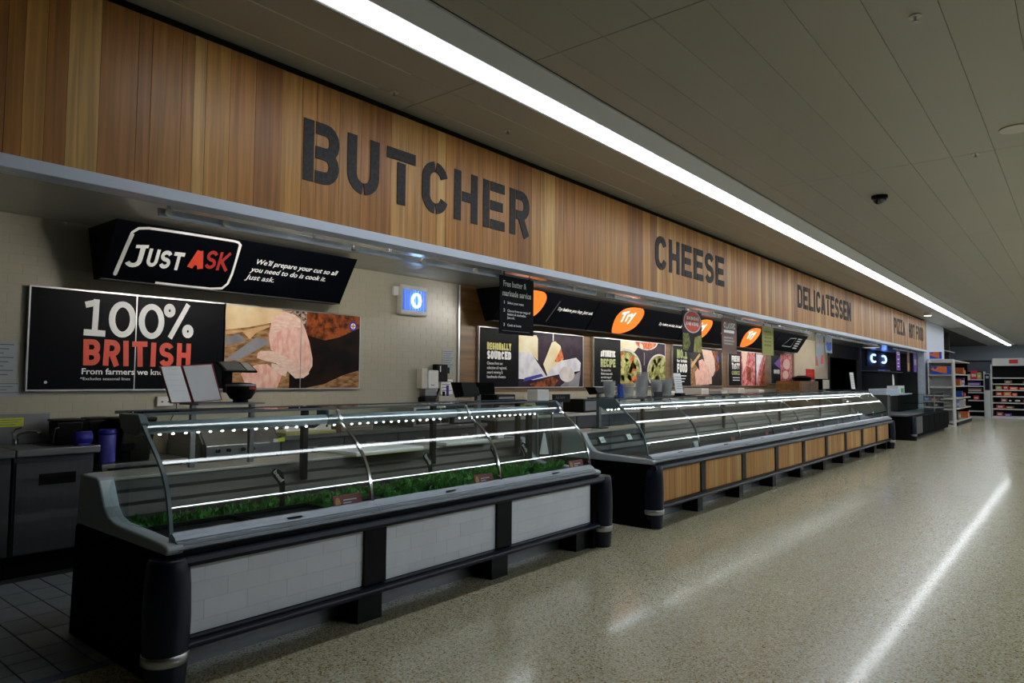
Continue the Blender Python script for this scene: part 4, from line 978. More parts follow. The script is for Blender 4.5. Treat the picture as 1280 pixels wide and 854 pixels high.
F('print_slice', [(3.87, 1.76), (3.90, 1.785), (4.03, 1.79), (4.20, 1.73), (4.35, 1.66), (4.49, 1.60), (4.49, 1.55), (4.42, 1.505), (4.32, 1.50), (4.22, 1.58), (4.08, 1.66), (3.92, 1.69), (3.86, 1.71)], 'p_meat2', 8)
F('print_slice', [(3.69, 1.54), (3.72, 1.58), (3.86, 1.64), (3.98, 1.65), (4.16, 1.53), (4.10, 1.40), (3.72, 1.40), (3.73, 1.46)], 'p_meat', 8)
F('print_fatcap', [(4.03, 1.66), (4.10, 1.645), (4.22, 1.58), (4.20, 1.52), (4.14, 1.54), (4.03, 1.60)], 'p_meat2', 9)
F('print_emblem', ell(5.08, 2.115, .055, .055), 'blue', 5)
F('print_emblem', ell(5.08, 2.115, .035, .035), 'ink', 6)
F('print_emblem', [(5.05, 2.109), (5.11, 2.109), (5.11, 2.121), (5.05, 2.121)], 'red', 7)
F('print_emblem', [(5.074, 2.085), (5.086, 2.085), (5.086, 2.145), (5.074, 2.145)], 'red', 7)
box('panel_seam', 4.378, 4.385, YP-.013, YP+.01, 1.395, 2.235, M['silver'], P2)

# ---- posters behind the long counter
P = poster(7.29, 9.93, 1.395, 2.25, 'wall poster reading REGIONALLY SOURCED with cheeses')
word('REGIONALLY', 7.46, 8.00, 1.935, 2.04, YP, mat('pale_yellow_ink', (.72, .66, .20), .5, noise=.02), P, t=.26, depth=.002, jit=.04, gap=.1, wd=.6)
word('SOURCED', 7.46, 8.00, 1.80, 1.92, YP, M['ink'], P, t=.3, depth=.002, jit=.05, gap=.1)
for i, s_ in enumerate(('Choose from our', 'selection of regional,', 'award winning &', 'handmade cheeses.')): text(s_, 7.46, YP, 1.72-.065*i, .062, M['ink'], P, width=[.35, .44, .35, .42][i])
F = lambda n, p, m, l: flat(n, p, YP, M[m], P, l)
F('print_ground', [(8.18, 1.395), (9.93, 1.395), (9.93, 2.25), (8.18, 2.25)], 'p_plum', 1)
F('print_cheese', [(8.18, 1.75), (8.18, 2.19), (8.62, 2.20), (8.66, 2.15), (8.66, 1.80), (8.5, 1.9)], 'p_cheese', 2)
F('print_wedge', [(8.18, 1.52), (8.18, 1.92), (8.48, 1.93), (8.90, 1.55), (8.55, 1.50)], 'p_white', 3)
F('print_wedge', [(8.80, 1.75), (9.03, 2.11), (9.12, 2.13), (9.27, 2.06), (9.34, 1.85), (9.25, 1.62), (8.92, 1.56)], 'p_cheese', 3)
F('print_rind', [(9.10, 1.80), (9.28, 2.02), (9.36, 1.85), (9.2, 1.79)], 'p_carrot', 4)
F('print_camembert', [(8.88, 1.55), (9.0, 1.70), (9.3, 1.82), (9.72, 1.88), (9.86, 1.80), (9.84, 1.66), (9.4, 1.62)], 'p_white', 5)
F('print_camembert', ell(9.45, 1.60, .22, .13), 'p_bowl', 6)
F('print_cloth', [(9.25, 1.395), (9.8, 1.395), (9.86, 1.66), (9.5, 1.53)], 'p_knife', 5)
F('print_knife', [(8.28, 1.47), (8.32, 1.53), (8.74, 1.60), (8.80, 1.56)], 'blue', 7)
F('print_figs', [(8.5, 1.395), (8.45, 1.44), (8.8, 1.50), (9.05, 1.56), (9.2, 1.50), (9.1, 1.40)], 'p_crust', 4)
box('panel_seam', 9.05, 9.065, YP-.013, YP+.01, 2.13, 2.25, M['silver'], P)
P = poster(10.27, 12.95, 1.395, 2.25, 'wall poster reading AUTHENTIC RECIPE with bowls of olives')
word('AUTHENTIC', 10.50, 11.0, 1.925, 2.04, YP, M['ink'], P, t=.3, depth=.002, jit=.04, gap=.1, wd=.6)
word('RECIPE', 10.50, 11.0, 1.74, 1.89, YP, mat('pale_green_ink', (.50, .58, .22), .5, noise=.02), P, t=.26, depth=.002, jit=.04, gap=.12)
for i, s_ in enumerate(('The taste of the', 'Mediterranean with', 'our wide range of', 'olives and antipasti.')): text(s_, 10.51, YP, 1.665-.062*i, .06, M['ink'], P, width=[.33, .38, .35, .40][i])
F = lambda n, p, m, l: flat(n, p, YP, M[m], P, l)
F('print_ground', [(11.18, 1.395), (12.95, 1.395), (12.95, 2.25), (11.18, 2.25)], 'p_plum', 1)
F('print_cloth', [(11.18, 2.0), (11.7, 2.05), (12.0, 2.25), (11.18, 2.25)], 'p_cheese', 2)
def clipell(cx, cz, rx, rz, x0, x1, z0, z1): return [(min(max(a, x0), x1), min(max(b, z0), z1)) for a, b in ell(cx, cz, rx, rz, 40)]
def bowl(cx, cz, rx, rz, m, l, bumps, mm):
    F('print_bowl', clipell(cx, cz, rx, rz, 11.18, 12.95, 1.395, 2.25), 'p_bowl', l); F('print_filling', clipell(cx, cz, rx*.9, rz*.9, 11.18, 12.95, 1.395, 2.25), m, l+1)
    for k in range(bumps):
        a = random.uniform(0, 6.28); q = .80*math.sqrt(random.random()); ex, ez = cx+rx*q*math.cos(a), cz+rz*q*math.sin(a)
        if 11.24 < ex < 12.88 and 1.45 < ez < 2.2: F('print_olive', ell(ex, ez, .085, .050, 12, random.uniform(-.9, 1.6)), mm[k % len(mm)], l+2+(k % 3)*.2)
M['p_ol2'] = picmat('print_olive_pale', (.45, .46, .16), (.62, .62, .28), 20); M['p_ol3'] = picmat('print_olive_dark', (.13, .14, .03), (.32, .32, .09), 20)
bowl(11.35, 1.70, .62, .40, 'p_ol3', 3, 110, ['p_ol2', 'p_olive', 'p_ol2', 'p_olive', 'p_carrot'])
bowl(12.15, 2.27, .48, .17, 'p_carrot', 6, 10, ['p_carrot', 'p_cheese'])
bowl(12.70, 1.68, .52, .36, 'p_ol3', 9, 70, ['p_ol2', 'p_olive'])
box('panel_seam', 12.05, 12.07, YP-.016, YP+.01, 1.8, 2.05, M['silver'], P)
P = poster(13.3, 15.85, 1.395, 2.25, 'wall poster reading NO. 1 FOOD with sliced ham')
word('NO.1', 13.50, 13.98, 1.98, 2.17, YP, mat('olive_ink', (.42, .50, .18), .5, noise=.02), P, t=.26, depth=.002, jit=.03, gap=.14)
text('for british', 13.50, YP, 1.90, .09, M['ink'], P, bold=.003, width=.48)
word('FOOD', 13.50, 13.98, 1.68, 1.87, YP, M['ink'], P, t=.28, depth=.002, jit=.04, gap=.12)
for i in range(3): text('lines of print', 13.62, YP, 1.60-.06*i, .055, M['ink'], P, width=.32-.04*i) if False else box('print_line', 13.62, 13.94-.05*i, YP-.001, YP, 1.60-.06*i, 1.62-.06*i, M['ink'], P)
F = lambda n, p, m, l: flat(n, p, YP, M[m], P, l)
F('print_ground', [(14.15, 1.395), (15.85, 1.395), (15.85, 2.25), (14.15, 2.25)], 'p_dark', 1)
F('print_board', [(14.15, 1.395), (14.7, 1.395), (14.6, 1.75), (14.15, 2.0)], 'p_wood', 2); F('print_fork', [(14.15, 1.85), (14.6, 2.12), (14.66, 2.08), (14.2, 1.78)], 'p_tan', 3)
F('print_crust', [(15.2, 2.2), (15.6, 2.2), (15.7, 1.8), (15.3, 1.6)], 'p_crust', 2)
F('print_ham', [(14.72, 2.22), (15.25, 2.20), (15.42, 2.0), (15.45, 1.75), (15.3, 1.6), (15.1, 1.7), (14.85, 1.95)], 'p_meat2', 4)
F('print_ham', [(14.55, 1.95), (14.75, 2.0), (15.0, 1.85), (15.25, 1.62), (15.25, 1.44), (14.9, 1.42), (14.6, 1.65)], 'p_meat', 5)
F('print_ham', [(14.35, 1.70), (14.5, 1.78), (14.9, 1.55), (15.1, 1.42), (14.4, 1.41)], 'p_meat', 6)
F('print_emblem', ell(15.6, 2.02, .05, .07), 'blue', 6)
P = poster(16.25, 18.75, 1.395, 2.25, 'wall poster reading FRESH TASTY with marbled cured meat')
word('FRESH', 16.45, 16.95, 1.98, 2.13, YP, M['ink'], P, t=.28, depth=.002, jit=.04, gap=.12)
word('TASTY', 16.45, 16.95, 1.80, 1.95, YP, M['ink'], P, t=.28, depth=.002, jit=.04, gap=.12)
word('CHOICE', 16.45, 16.95, 1.66, 1.76, YP, M['p_ol2'], P, t=.26, depth=.002, jit=.04, gap=.12)
for i in range(2): box('print_line', 16.5, 16.95, YP-.001, YP, 1.58-.06*i, 1.60-.06*i, M['ink'], P)
F = lambda n, p, m, l: flat(n, p, YP, M[m], P, l)
F('print_ground', [(17.06, 1.395), (18.75, 1.395), (18.75, 2.25), (17.06, 2.25)], 'p_meat3', 1)
F('print_fat', [(17.1, 2.25), (17.5, 2.25), (17.35, 1.9), (17.15, 1.7)], 'p_meat2', 2); F('print_gap', [(18.0, 2.25), (18.08, 2.25), (18.05, 1.395), (17.98, 1.395)], 'p_dark', 2)
F('print_fat', [(18.08, 2.22), (18.6, 2.2), (18.3, 1.9), (18.1, 1.45)], 'p_white', 3); F('print_shade', [(17.4, 1.9), (17.7, 1.85), (17.7, 1.5), (17.4, 1.55)], 'p_crust', 3)
F('print_dark', [(18.45, 1.7), (18.75, 2.1), (18.75, 1.395), (18.3, 1.395)], 'p_crust', 4)
P = poster(19.2, 20.95, 1.45, 2.28, 'narrow far wall poster with purple corner and pink meat')
F = lambda n, p, m, l: flat(n, p, YP, M[m], P, l)
F('print_corner', [(19.45, 2.0), (19.97, 2.2), (19.97, 1.85)], 'purple', 1); F('print_ground', [(19.97, 1.45), (20.95, 1.45), (20.95, 2.28), (19.97, 2.28)], 'p_meat3', 1)
F('print_fat', ell(20.5, 2.0, .3, .15), 'p_meat2', 2); F('print_fat', ell(20.4, 1.7, .25, .12), 'p_meat2', 2)
word('GOOD', 19.42, 19.9, 1.72, 1.84, YP, M['ink'], P, t=.28, depth=.002, gap=.12)
P['label'] = 'narrow far wall poster with a purple corner and pink meat, last before the beige wall'

# ---- header boards (tilted)
HT, HB = (6.02, 2.79), (6.32, 2.325); tiltA = math.atan2(HB[0]-HT[0], HT[1]-HB[1])   # board leans: bottom further back
def header(x0, x1, lab):
    r = thing('header_board', ((x0+x1)/2, 6.3, 2.32), lab, 'sign', 'black header boards above the posters')
    MB().prism([HT, HB, (6.46, 2.325), (6.632, 2.79)], x0, x1).build('lightbox', M['poster'], r, .003)
    w = wloc(r)
    MB().tube([(x0, HB[0]-.004, HB[1]), (x1, HB[0]-.004, HB[1])], .006, 6).build('lower_trim', M['darksteel'], r)
    return r
def hpt(u, v, off=.0015):   # u = x, v = height along the face 0..1
    y = HB[0]+(HT[0]-HB[0])*v; z = HB[1]+(HT[1]-HB[1])*v
    n = Vector((0, -(HT[1]-HB[1]), (HT[0]-HB[0]))).normalized()
    n = Vector((0, -math.cos(tiltA), -math.sin(tiltA)))
    return Vector((u, y, z))+n*off
HH = math.hypot(HT[0]-HB[0], HT[1]-HB[1])
def hflat(name, pts, m, parent, layer=1):
    w = wloc(parent); MB().add([hpt(a, b, .0015*layer)-w for a, b in pts], [tuple(range(len(pts)))]).build(name, M[m], parent, local=True)
def htext(s_, x, v, size, m, parent, width=None, shear=0, bold=0.0):
    p = hpt(x, v, .002); return text(s_, p.x, p.y, p.z, size, M[m], parent, bold=bold, shear=shear, width=width, tilt=tiltA)
def hword(s_, x0, x1, v0, v1, m, parent, **k):
    outs = word(s_, x0, x1, 0, (v1-v0)*HH, 0, M[m], parent, depth=.002, local=True, **k); w = wloc(parent)
    p = hpt(0, v0, .002)
    for o in outs: o.location = (0-w.x, p.y-w.y, p.z-w.z); o.rotation_euler = (tiltA, 0, 0)
H1 = header(2.26, 4.68, 'long black header board reading JUST ASK')
def ringpath(name, pts, wd, m, parent):
    mb = MB(); w = wloc(parent)
    ribbon(mb, [(a, b*HH) for a, b in pts], wd, -.002, 0, lambda X, Z: (X, Z), 1)
    o = mb.build(name, m, parent, local=True); p = hpt(0, 0, .002); o.location = (-w.x, p.y-w.y, p.z-w.z); o.rotation_euler = (tiltA, 0, 0)
ringpath('brush_border', [(2.36, .08), (2.37, .3), (2.385, .6), (2.40, .82), (2.44, .90), (2.52, .93), (2.8, .945), (3.2, .95), (3.28, .95), (3.32, .94), (3.345, .9), (3.355, .6), (3.36, .35), (3.35, .16), (3.31, .06), (3.2, .03), (3.0, .025), (2.70, .03)], .022, M['ink'], H1)
ringpath('brush_border', [(2.36, .10), (2.375, .35), (2.39, .6), (2.405, .80)], .032, M['ink'], H1)
hword('J', 2.40, 2.54, .25, .60, 'ink', H1, t=.20); hflat('letter_bar', [(2.46, .575), (2.56, .60), (2.56, .655), (2.46, .63)], 'ink', H1, 2)
hword('UST', 2.575, 2.88, .29, .60, 'ink', H1, t=.21, jit=.05, gap=.12)
hword('A', 2.93, 3.07, .37, .73, 'red', H1, t=.26)
hword('SK', 3.075, 3.29, .39, .72, 'askdark', H1, t=.18, jit=.05, gap=.12)
for i, (s_, wd) in enumerate((("We'll prepare your cut so all", .94), ('you need to do is cook it.', .86), ('Just ask.', .31))): htext(s_, 3.55-.02*i, .60-.155*i, .075, 'ink', H1, width=wd, shear=.22, bold=.0008)
def leafshape(r, P):
    n = len(P); pts = []
    for i in range(n):
        p0, p1, p2, p3 = P[i-1], P[i], P[(i+1) % n], P[(i+2) % n]
        for j in range(4):
            t = j/4; pts.append(tuple(.5*((2*p1[a])+(-p0[a]+p2[a])*t+(2*p0[a]-5*p1[a]+4*p2[a]-p3[a])*t*t+(-p0[a]+3*p1[a]-3*p2[a]+p3[a])*t**3) for a in (0, 1)))
    hflat('orange_leaf', [(a, min(max(b, .01), .99)) for a, b in pts], 'orange', r, 2)
LEAF = [(10.42, 0), (10.31, .28), (10.28, .61), (10.41, .87), (10.7, .985), (10.97, .985), (11.11, .84), (11.13, .57), (11.04, .28), (10.81, .08), (10.58, 0)]
def leafellipse(r, dx, *k): leafshape(r, [(a+dx, b) for a, b in LEAF])
def trytext(r, cx, cv, s=1):
    m = M.get('litwhite') or M.setdefault('litwhite', mat('lit_white', (.9, .9, .9), .4, emit=.5, noise=.01)); x = cx
    for i, (ch, w) in enumerate((('T', .20), ('r', .13), ('y', .17))):
        p = hpt(x, cv+.06*i, .006+.001*i); o = text(ch, p.x, p.y, p.z, .26*s, m, r, bold=.008, shear=.15, width=w*s); x += w*s*.86; o.rotation_euler = (tiltA, 0, 0); o.rotation_euler.rotate_axis('Y', -.25)
H2 = header(7.25, 9.58, 'black header board reading Try before you buy, behind the hanging butter notice')
leafellipse(H2, -2.94); trytext(H2, 7.45, .40, 1.0)
hflat('slash', [(8.42, .14), (8.45, .14), (8.55, .80), (8.53, .80)], 'darksteel', H2)
htext('Try before you buy. Just ask.', 8.56, .52, .078, 'ink', H2, width=.98, shear=.2, bold=.0015)
H3 = header(9.60, 12.95, 'black header board with orange leaf reading Try, above the olives poster')
leafellipse(H3, 0); trytext(H3, 10.42, .40, 1.05)
htext('Try before you buy. Just ask.', 11.85, .50, .078, 'ink', H3, width=.95, shear=.2, bold=.0015)
H4 = header(12.97, 15.5, 'black header board with orange leaf, above the ham poster')
leafellipse(H4, 2.98); trytext(H4, 13.42, .40, 1.05)
htext('Try before', 14.75, .50, .09, 'ink', H4, width=.5, shear=.2, bold=.004)
H5 = header(15.52, 18.3, 'black header board with orange leaf beside the olive hanging notice')
leafellipse(H5, 5.84); trytext(H5, 16.28, .40, 1.05)
htext('Try before you buy.', 17.5, .5, .08, 'ink', H5, width=.6, shear=.2)
H6 = header(18.32, 20.6, 'far black header board with white stripes and outline drawing')
for i in range(5): hflat('white_stripe', [(19.9+.0*i, .22+.13*i), (20.25, .22+.13*i), (20.27, .29+.13*i), (19.92, .29+.13*i)], 'ink', H6)
ringpath('outline_drawing', [(19.0, .3), (19.3, .75), (19.75, .8), (19.7, .3), (19.0, .3)], .015, M['ink'], H6)
# no lamps are built under the header boards; the loop is empty
for (x0, x1, lab) in ((2.4, 4.6, 'unbuilt washer lamp under the JUST ASK header board'),):
    pass

# ---- sign rail with hanging notices
def rail(x0, x1, knobs, brs, lab):
    r = thing('sign_rail', ((x0+x1)/2, 4.5, 2.55), lab, 'rail', 'hanging rail under the fascia')
    box('rail_bar', x0, x1, 4.49, 4.51, 2.522, 2.575, M['rail'], r, .003)
    for k in knobs: MB().cyl((k, 4.462, 2.548), .024, .028, 'Y', 16).build('knob', M['white'], r)
    for b in brs: box('bracket', b-.012, b+.012, 4.505, 4.515, 2.575, 2.82, M['rail'], r)
rail(1.93, 7.05, [1.98, 2.36, 3.46, 4.2, 4.88, 5.76, 6.55], [2.0, 3.09, 3.85, 5.33, 6.9], 'steel sign rail with white knobs above the butcher counter')
rail(7.27, 21.9, [7.45+1.05*i for i in range(14)], [8.13+2.4*i for i in range(6)], 'steel sign rail with white knobs above the long counter')
rail(24.0, 27.9, [24.6+1.0*i for i in range(4)], [24.5, 27.0], 'far steel sign rail above the dark pizza counter')
def hang(x0, x1, z0, z1, m, lab, y=4.46):
    r = thing('hanging_notice', ((x0+x1)/2, y, z1), lab, 'sign', 'notices hanging from the sign rail')
    box('board', x0, x1, y-.004, y+.004, z0, z1, M[m], r)
    for x in (x0+.12*(x1-x0), x1-.12*(x1-x0)): MB().box(x-.006, x+.006, y-.002, y+.002, z1, z1+.05).build('hook', M['black'], r)
    return r
yh = 4.4555
r = hang(5.22, 5.77, 1.96, 2.545, 'poster', 'black hanging notice reading Free butter & marinade service')
text('Free butter &', 5.27, yh, 2.44, .085, M['ink'], r, bold=.001, width=.37); text('marinade service', 5.26, yh, 2.345, .085, M['ink'], r, bold=.001, width=.46)
for i, s_, z in ((0, 'Select your meat', 2.265), (1, 'Choose from our range of', 2.185), (2, 'butters & marinades.', 2.15), (3, 'Just ask.', 2.115), (4, 'Cook at home', 2.04)): text(s_, 5.34, yh, z, .036, M['ink'], r, width=[.26, .37, .30, .12, .22][i])
for s_, z in (('1', 2.265), ('2', 2.185), ('3', 2.04)): text(s_, 5.28, yh, z, .042, M['ink'], r, bold=.001)
box('print_line', 5.26, 5.70, yh-.001, yh, 1.99, 1.996, M['inkgrey'], r)
r = hang(9.30, 9.95, 1.92, 2.53, 'p_plum', 'hanging olive notice with a round red badge')
FF = lambda n, p, m, l: flat(n, p, yh, M[m], r, l)
FF('badge', ell(9.63, 2.38, .30, .17), 'p_bowl', 1); FF('badge', ell(9.63, 2.38, .27, .15), 'red', 2)
for z, xs2 in ((2.40, (9.43, 9.49, 9.56, 9.61, 9.67, 9.73, 9.79)), (2.32, (9.41, 9.48, 9.53, 9.60, 9.66, 9.72, 9.78))):
    for i, xx in enumerate(xs2): box('print_block', xx, xx+.042, yh-.005, yh-.004, z+.006*(i % 2), z+.05+.006*((i+1) % 2), M['ink'], r)
FF('print_olives', [(9.31, 1.96), (9.31, 2.2), (9.5, 2.2), (9.56, 2.05), (9.45, 1.94)], 'p_ol3', 1); FF('print_olives', [(9.66, 1.93), (9.70, 2.15), (9.94, 2.2), (9.94, 1.93)], 'p_olive', 1)
ribbon_pts = [(9.50, 2.2), (9.58, 2.08), (9.60, 2.0), (9.52, 1.93)]
r = hang(10.72, 11.33, 1.955, 2.53, 'brownsign', 'brown hanging notice reading CLASSIC')
word('CLASSIC', 10.79, 11.27, 2.36, 2.46, yh, M['ink'], r, t=.26, depth=.002, gap=.12, jit=.05)
for k, z in enumerate((2.29, 2.20, 2.15, 2.10)): box('print_line', 10.80, 11.22-.05*(k % 2), yh-.001, yh, z, z+(.045 if k == 0 else .022), M['ink'] if k == 0 else M['soffit'], r)
r = hang(12.54, 13.12, 1.985, 2.51, 'olivesign', 'plain olive green hanging notice')
for z in (2.40, 2.29, 2.22, 2.15): box('print_line', 12.63, 13.0, yh-.001, yh, z, z+.03, M['p_ol3'], r)
r = hang(15.78, 16.35, 1.85, 2.53, 'cheek', 'pale hanging notice with red corners beside the blue square one')
FF = lambda n, p, m, l: flat(n, p, yh, M[m], r, l)
FF('print_corner', [(15.79, 1.85), (15.95, 1.85), (15.85, 2.05), (15.79, 2.05)], 'red', 1); FF('print_corner', [(16.1, 1.9), (16.34, 1.9), (16.34, 2.1), (16.2, 2.1)], 'red', 1); FF('print_shape', [(15.9, 2.45), (16.0, 2.45), (15.97, 2.2)], 'p_tan', 1); FF('print_shape', [(16.1, 2.45), (16.2, 2.45), (16.15, 2.2)], 'p_tan', 1)
r = hang(16.50, 17.05, 2.16, 2.53, 'cheek', 'square pale hanging notice with a blue shape')
FF = lambda n, p, m, l: flat(n, p, yh, M[m], r, l)
FF('print_shape', [(16.56, 2.36), (16.66, 2.42), (16.75, 2.38), (16.97, 2.42), (17.0, 2.25), (16.85, 2.20), (16.62, 2.22)], 'bluepaint', 1)
r = hang(24.2, 24.75, 1.88, 2.50, 'purple', 'left purple hanging banner in front of the blue neon sign'); word('PIZZA', 24.25, 24.7, 2.36, 2.45, yh, M['ink'], r, t=.24, depth=.002)
for z in (2.2, 2.08, 1.98): box('print_line', 24.35, 24.6, yh-.001, yh, z, z+.04, M['ink'], r)
r = hang(25.9, 26.3, 1.86, 2.50, 'brownsign', 'narrow brown hanging banner between the two purple ones'); box('print_food', 26.0, 26.25, yh-.001, yh, 1.9, 2.15, M['p_tan'], r)
r = hang(27.0, 27.6, 1.86, 2.50, 'purple', 'right purple hanging banner near the fascia end'); box('print_block', 27.1, 27.5, yh-.001, yh, 2.1, 2.3, M['cheek'], r)

# ================================================================== THINGS BEHIND THE LONG COUNTER
r = thing('back_counter', (13.6, 6.35, 0), 'long back counter with pale top edge behind the wooden-fronted counter', 'counter')
box('carcass', 7.0, 18.3, 6.04, 6.62, .1, .955, M['darksteel'], r); box('worktop', 6.98, 18.35, 5.98, 6.63, .957, .99, M['shelf'], r, .004); box('kick_plate', 7.0, 18.3, 6.1, 6.3, 0, .1, M['black'], r)
for i in range(12): box('door', 7.02+.94*i, 7.02+.94*i+.92, 6.02, 6.038, .12, .95, M['cabsteel'], r)
r = thing('wall_shelf', (8, 6.4, 1.18), 'thin pale shelf above the back counter, left end', 'shelf'); box('shelf_board', 7.1, 7.85, 6.15, 6.63, 1.19, 1.21, M['white'], r)
for x in (7.13, 7.82): box('bracket', x-.01, x+.01, 6.2, 6.63, .991, 1.189, M['darksteel'], r)
def monitor(x0, x1, y, z0, z1, lab, base=1.312):
    r = thing('till_screen', ((x0+x1)/2, y, base), lab, 'screen')
    MB().prism([(y-.02, z0+.02), (y+.10, z0), (y+.16, z1), (y+.02, z1)], x0, x0+.22).build('left_shell', M['black'], r, .006)
    MB().prism([(y, z0+.03), (y+.05, z0+.03), (y+.06, z1), (y+.01, z1)], x0+.20, x1).build('screen', M['matblack'], r, .006)
    box('stem', (x0+x1)/2+.04, (x0+x1)/2+.09, y+.06, y+.10, base, z0+.05, M['darksteel'], r); box('base', (x0+x1)/2, (x0+x1)/2+.16, y, y+.2, base-.001, base+.008, M['black'], r)
monitor(4.66, 5.12, 4.42, 1.33, 1.475, 'black double till screen behind the butcher counter, below the REGIONALLY SOURCED poster', .926)
monitor(6.98, 7.22, 4.45, 1.33, 1.42, 'small black till screen at the left end of the long counter', .926)
r = thing('card_box', (5.9, 4.5, .926), 'white upright carton on a stand behind the right end of the butcher counter', 'box')
box('stand_leg', 5.89, 5.91, 4.49, 4.51, 0, 1.24, M['steel'], r); box('carton', 5.80, 6.0, 4.42, 4.56, 1.241, 1.40, M['white'], r, .006); box('lime_tape', 5.62, 6.2, 4.44, 4.52, 1.225, 1.2405, M['greentag'], r)
r = thing('blue_file', (6.4, 4.6, 1.2), 'dark blue file with black label behind the gap between the counters', 'file')
box('leg', 6.42, 6.44, 4.68, 4.70, 0, 1.12, M['steel'], r); box('file_body', 6.34, 6.52, 4.62, 4.74, 1.121, 1.28, M['blue'], r); box('black_sign', 6.33, 6.66, 4.60, 4.618, 1.25, 1.34, M['black'], r); text('Ask here', 6.37, 4.599, 1.29, .05, M['inkgrey'], r)
# stacks of clear pots on the top glass
def pots(x, y, n, lab, rad=.066, z=1.309, step=.022, h0=.12):
    r = thing('pot_stack', (x, y, z), lab, 'pots', 'stacks of clear plastic pots on top of the long counter')
    for k in range(n):
        MB().lathe((x, y, z+k*step), [(rad*.78, 0), (rad*.98, h0*.93), (rad*1.08, h0*.94), (rad*1.08, h0)], 16).build('pot', M['pot'], r, smooth=False)
PL = [(6.62, 4.05, 4, 'clear pot stack at the left corner of the long counter'), (6.74, 4.12, 4, 'second clear pot stack from the left corner of the long counter'), (6.95, 4.0, 3, 'low clear pot stack right of the tall left pair'),
      (7.12, 4.1, 1, 'single clear pot in the gap under the olive bowls'), (7.26, 4.02, 1, 'single clear pot beside the small black sign'), (7.42, 4.1, 5, 'clear pot stack left of the tallest ones'), (7.54, 4.14, 9, 'tallest clear pot stack below the olives poster'),
      (7.66, 4.02, 5, 'clear pot stack right of the tallest one'), (7.80, 4.1, 5, 'clear pot stack third from the right'), (7.95, 4.04, 5, 'clear pot stack second from the right'), (8.09, 4.1, 6, 'rightmost clear pot stack beside the white leaflet stand')]
for p in PL: pots(*p)
r = thing('counter_card', (7.25, 3.9, 1.309), 'small black card standing in front of the clear pots', 'card'); box('card', 7.40, 7.58, 3.90, 3.91, 1.31, 1.37, M['black'], r); box('card_foot', 7.42, 7.56, 3.911, 3.95, 1.309, 1.315, M['black'], r)
r = thing('blue_carton', (7.1, 4.17, 1.309), 'small blue carton among the clear pots', 'box'); box('carton', 7.06, 7.18, 4.17, 4.21, 1.309, 1.46, M['bluepaint'], r); box('flap', 7.06, 7.18, 4.165, 4.169, 1.44, 1.46, M['blue'], r)
def leaflet(x, z1, y, lab, w=.2):
    r = thing('leaflet_holder', (x, y, 1.309), lab, 'holder')
    box('foot', x-.06, x+.06, y-.05, y+.05, 1.3095, 1.345, M['black'], r, .008); MB().prism([(y, 1.345), (y+.01, 1.345), (y+.05, z1), (y+.04, z1)], x-w/2, x+w/2).build('leaflet', M['paper'], r)
    for k in range(6):
        z = 1.40+k*(z1-1.42)/6; yy = y+.04*(z-1.345)/(z1-1.345)-.0015; box('print_line', x-w*.38, x+w*.38, yy-.001, yy, z, z+.006, M['inkgrey'], r)
leaflet(8.36, 1.60, 4.05, 'white leaflet holder beside the clear pots'); leaflet(17.2, 1.72, 4.05, 'far white leaflet holder near the end of the long counter', .3)
# equipment
def slicer(x, y, z, lab, s=1.0):
    r = thing('meat_slicer', (x, y, z), lab, 'slicer')
    box('base', x-.25*s, x+.25*s, y-.18, y+.18, z, z+.10, M['steel'], r, .02); MB().cyl((x+.05, y-.02, z+.22*s), .15*s, .03, 'Y', 28).build('blade', M['chrome'], r)
    box('carriage', x-.22*s, x-.02, y-.17, y-.03, z+.12, z+.26*s, M['darksteel'], r, .01); box('motor_housing', x+.02, x+.24*s, y+.02, y+.16, z+.10, z+.24, M['darksteel'], r, .02)
slicer(8.2, 6.3, .991, 'meat slicer on the back counter under the olives poster'); slicer(10.6, 6.3, .991, 'meat slicer on the back counter further along', 1.0)
def bl(x0, x1, z0, z1, lab, m='black', y0=6.1, y1=6.5, cat='equipment', name='counter_appliance'):
    r = thing(name, ((x0+x1)/2, (y0+y1)/2, z0), lab, cat); box('case', x0, x1, y0, y1, z0, z1, M[m], r, .012); box('front_plate', x0+.04, x1-.04, y0-.008, y0-.001, z0+.03, z1-.03, M['darksteel'] if m == 'black' else M['cream'], r)
bl(7.1, 7.5, 1.211, 1.30, 'black scale on the pale wall shelf'); bl(7.15, 7.5, .991, 1.15, 'dark red packs under the pale wall shelf', 'brownsign', cat='box'); bl(9.2, 9.6, .991, 1.2, 'squat black appliance right of the first slicer')
for i, x in enumerate((12.2, 13.6, 14.6, 15.6, 16.9)): bl(x, x+.35, .991, 1.30+.05*(i % 2), ['white carton on the back counter under the ham poster, left', 'white carton on the back counter under the ham poster, right', 'pale carton below the gap between ham and meat posters', 'white carton on the back counter under the marbled meat poster', 'last white carton on the back counter'][i], 'white' if i != 2 else 'cheek', cat='box', name='carton')
for i, x in enumerate((12.9, 15.0)): bl(x, x+.5, .991, 1.12, ['low brown pack on the back counter, left', 'low brown pack on the back counter, right'][i], 'brownsign', cat='box', name='carton')
r = thing('brown_cabinet', (19.3, 5.9, 0), 'brown timber cabinet behind the far end of the long counter', 'cabinet'); box('body', 18.4, 20.0, 5.6, 6.2, 0, 1.52, M['laminate'], r); box('door', 18.45, 19.2, 5.585, 5.599, .1, 1.48, M['laminate'], r); box('door', 19.22, 19.95, 5.585, 5.599, .1, 1.48, M['laminate'], r)
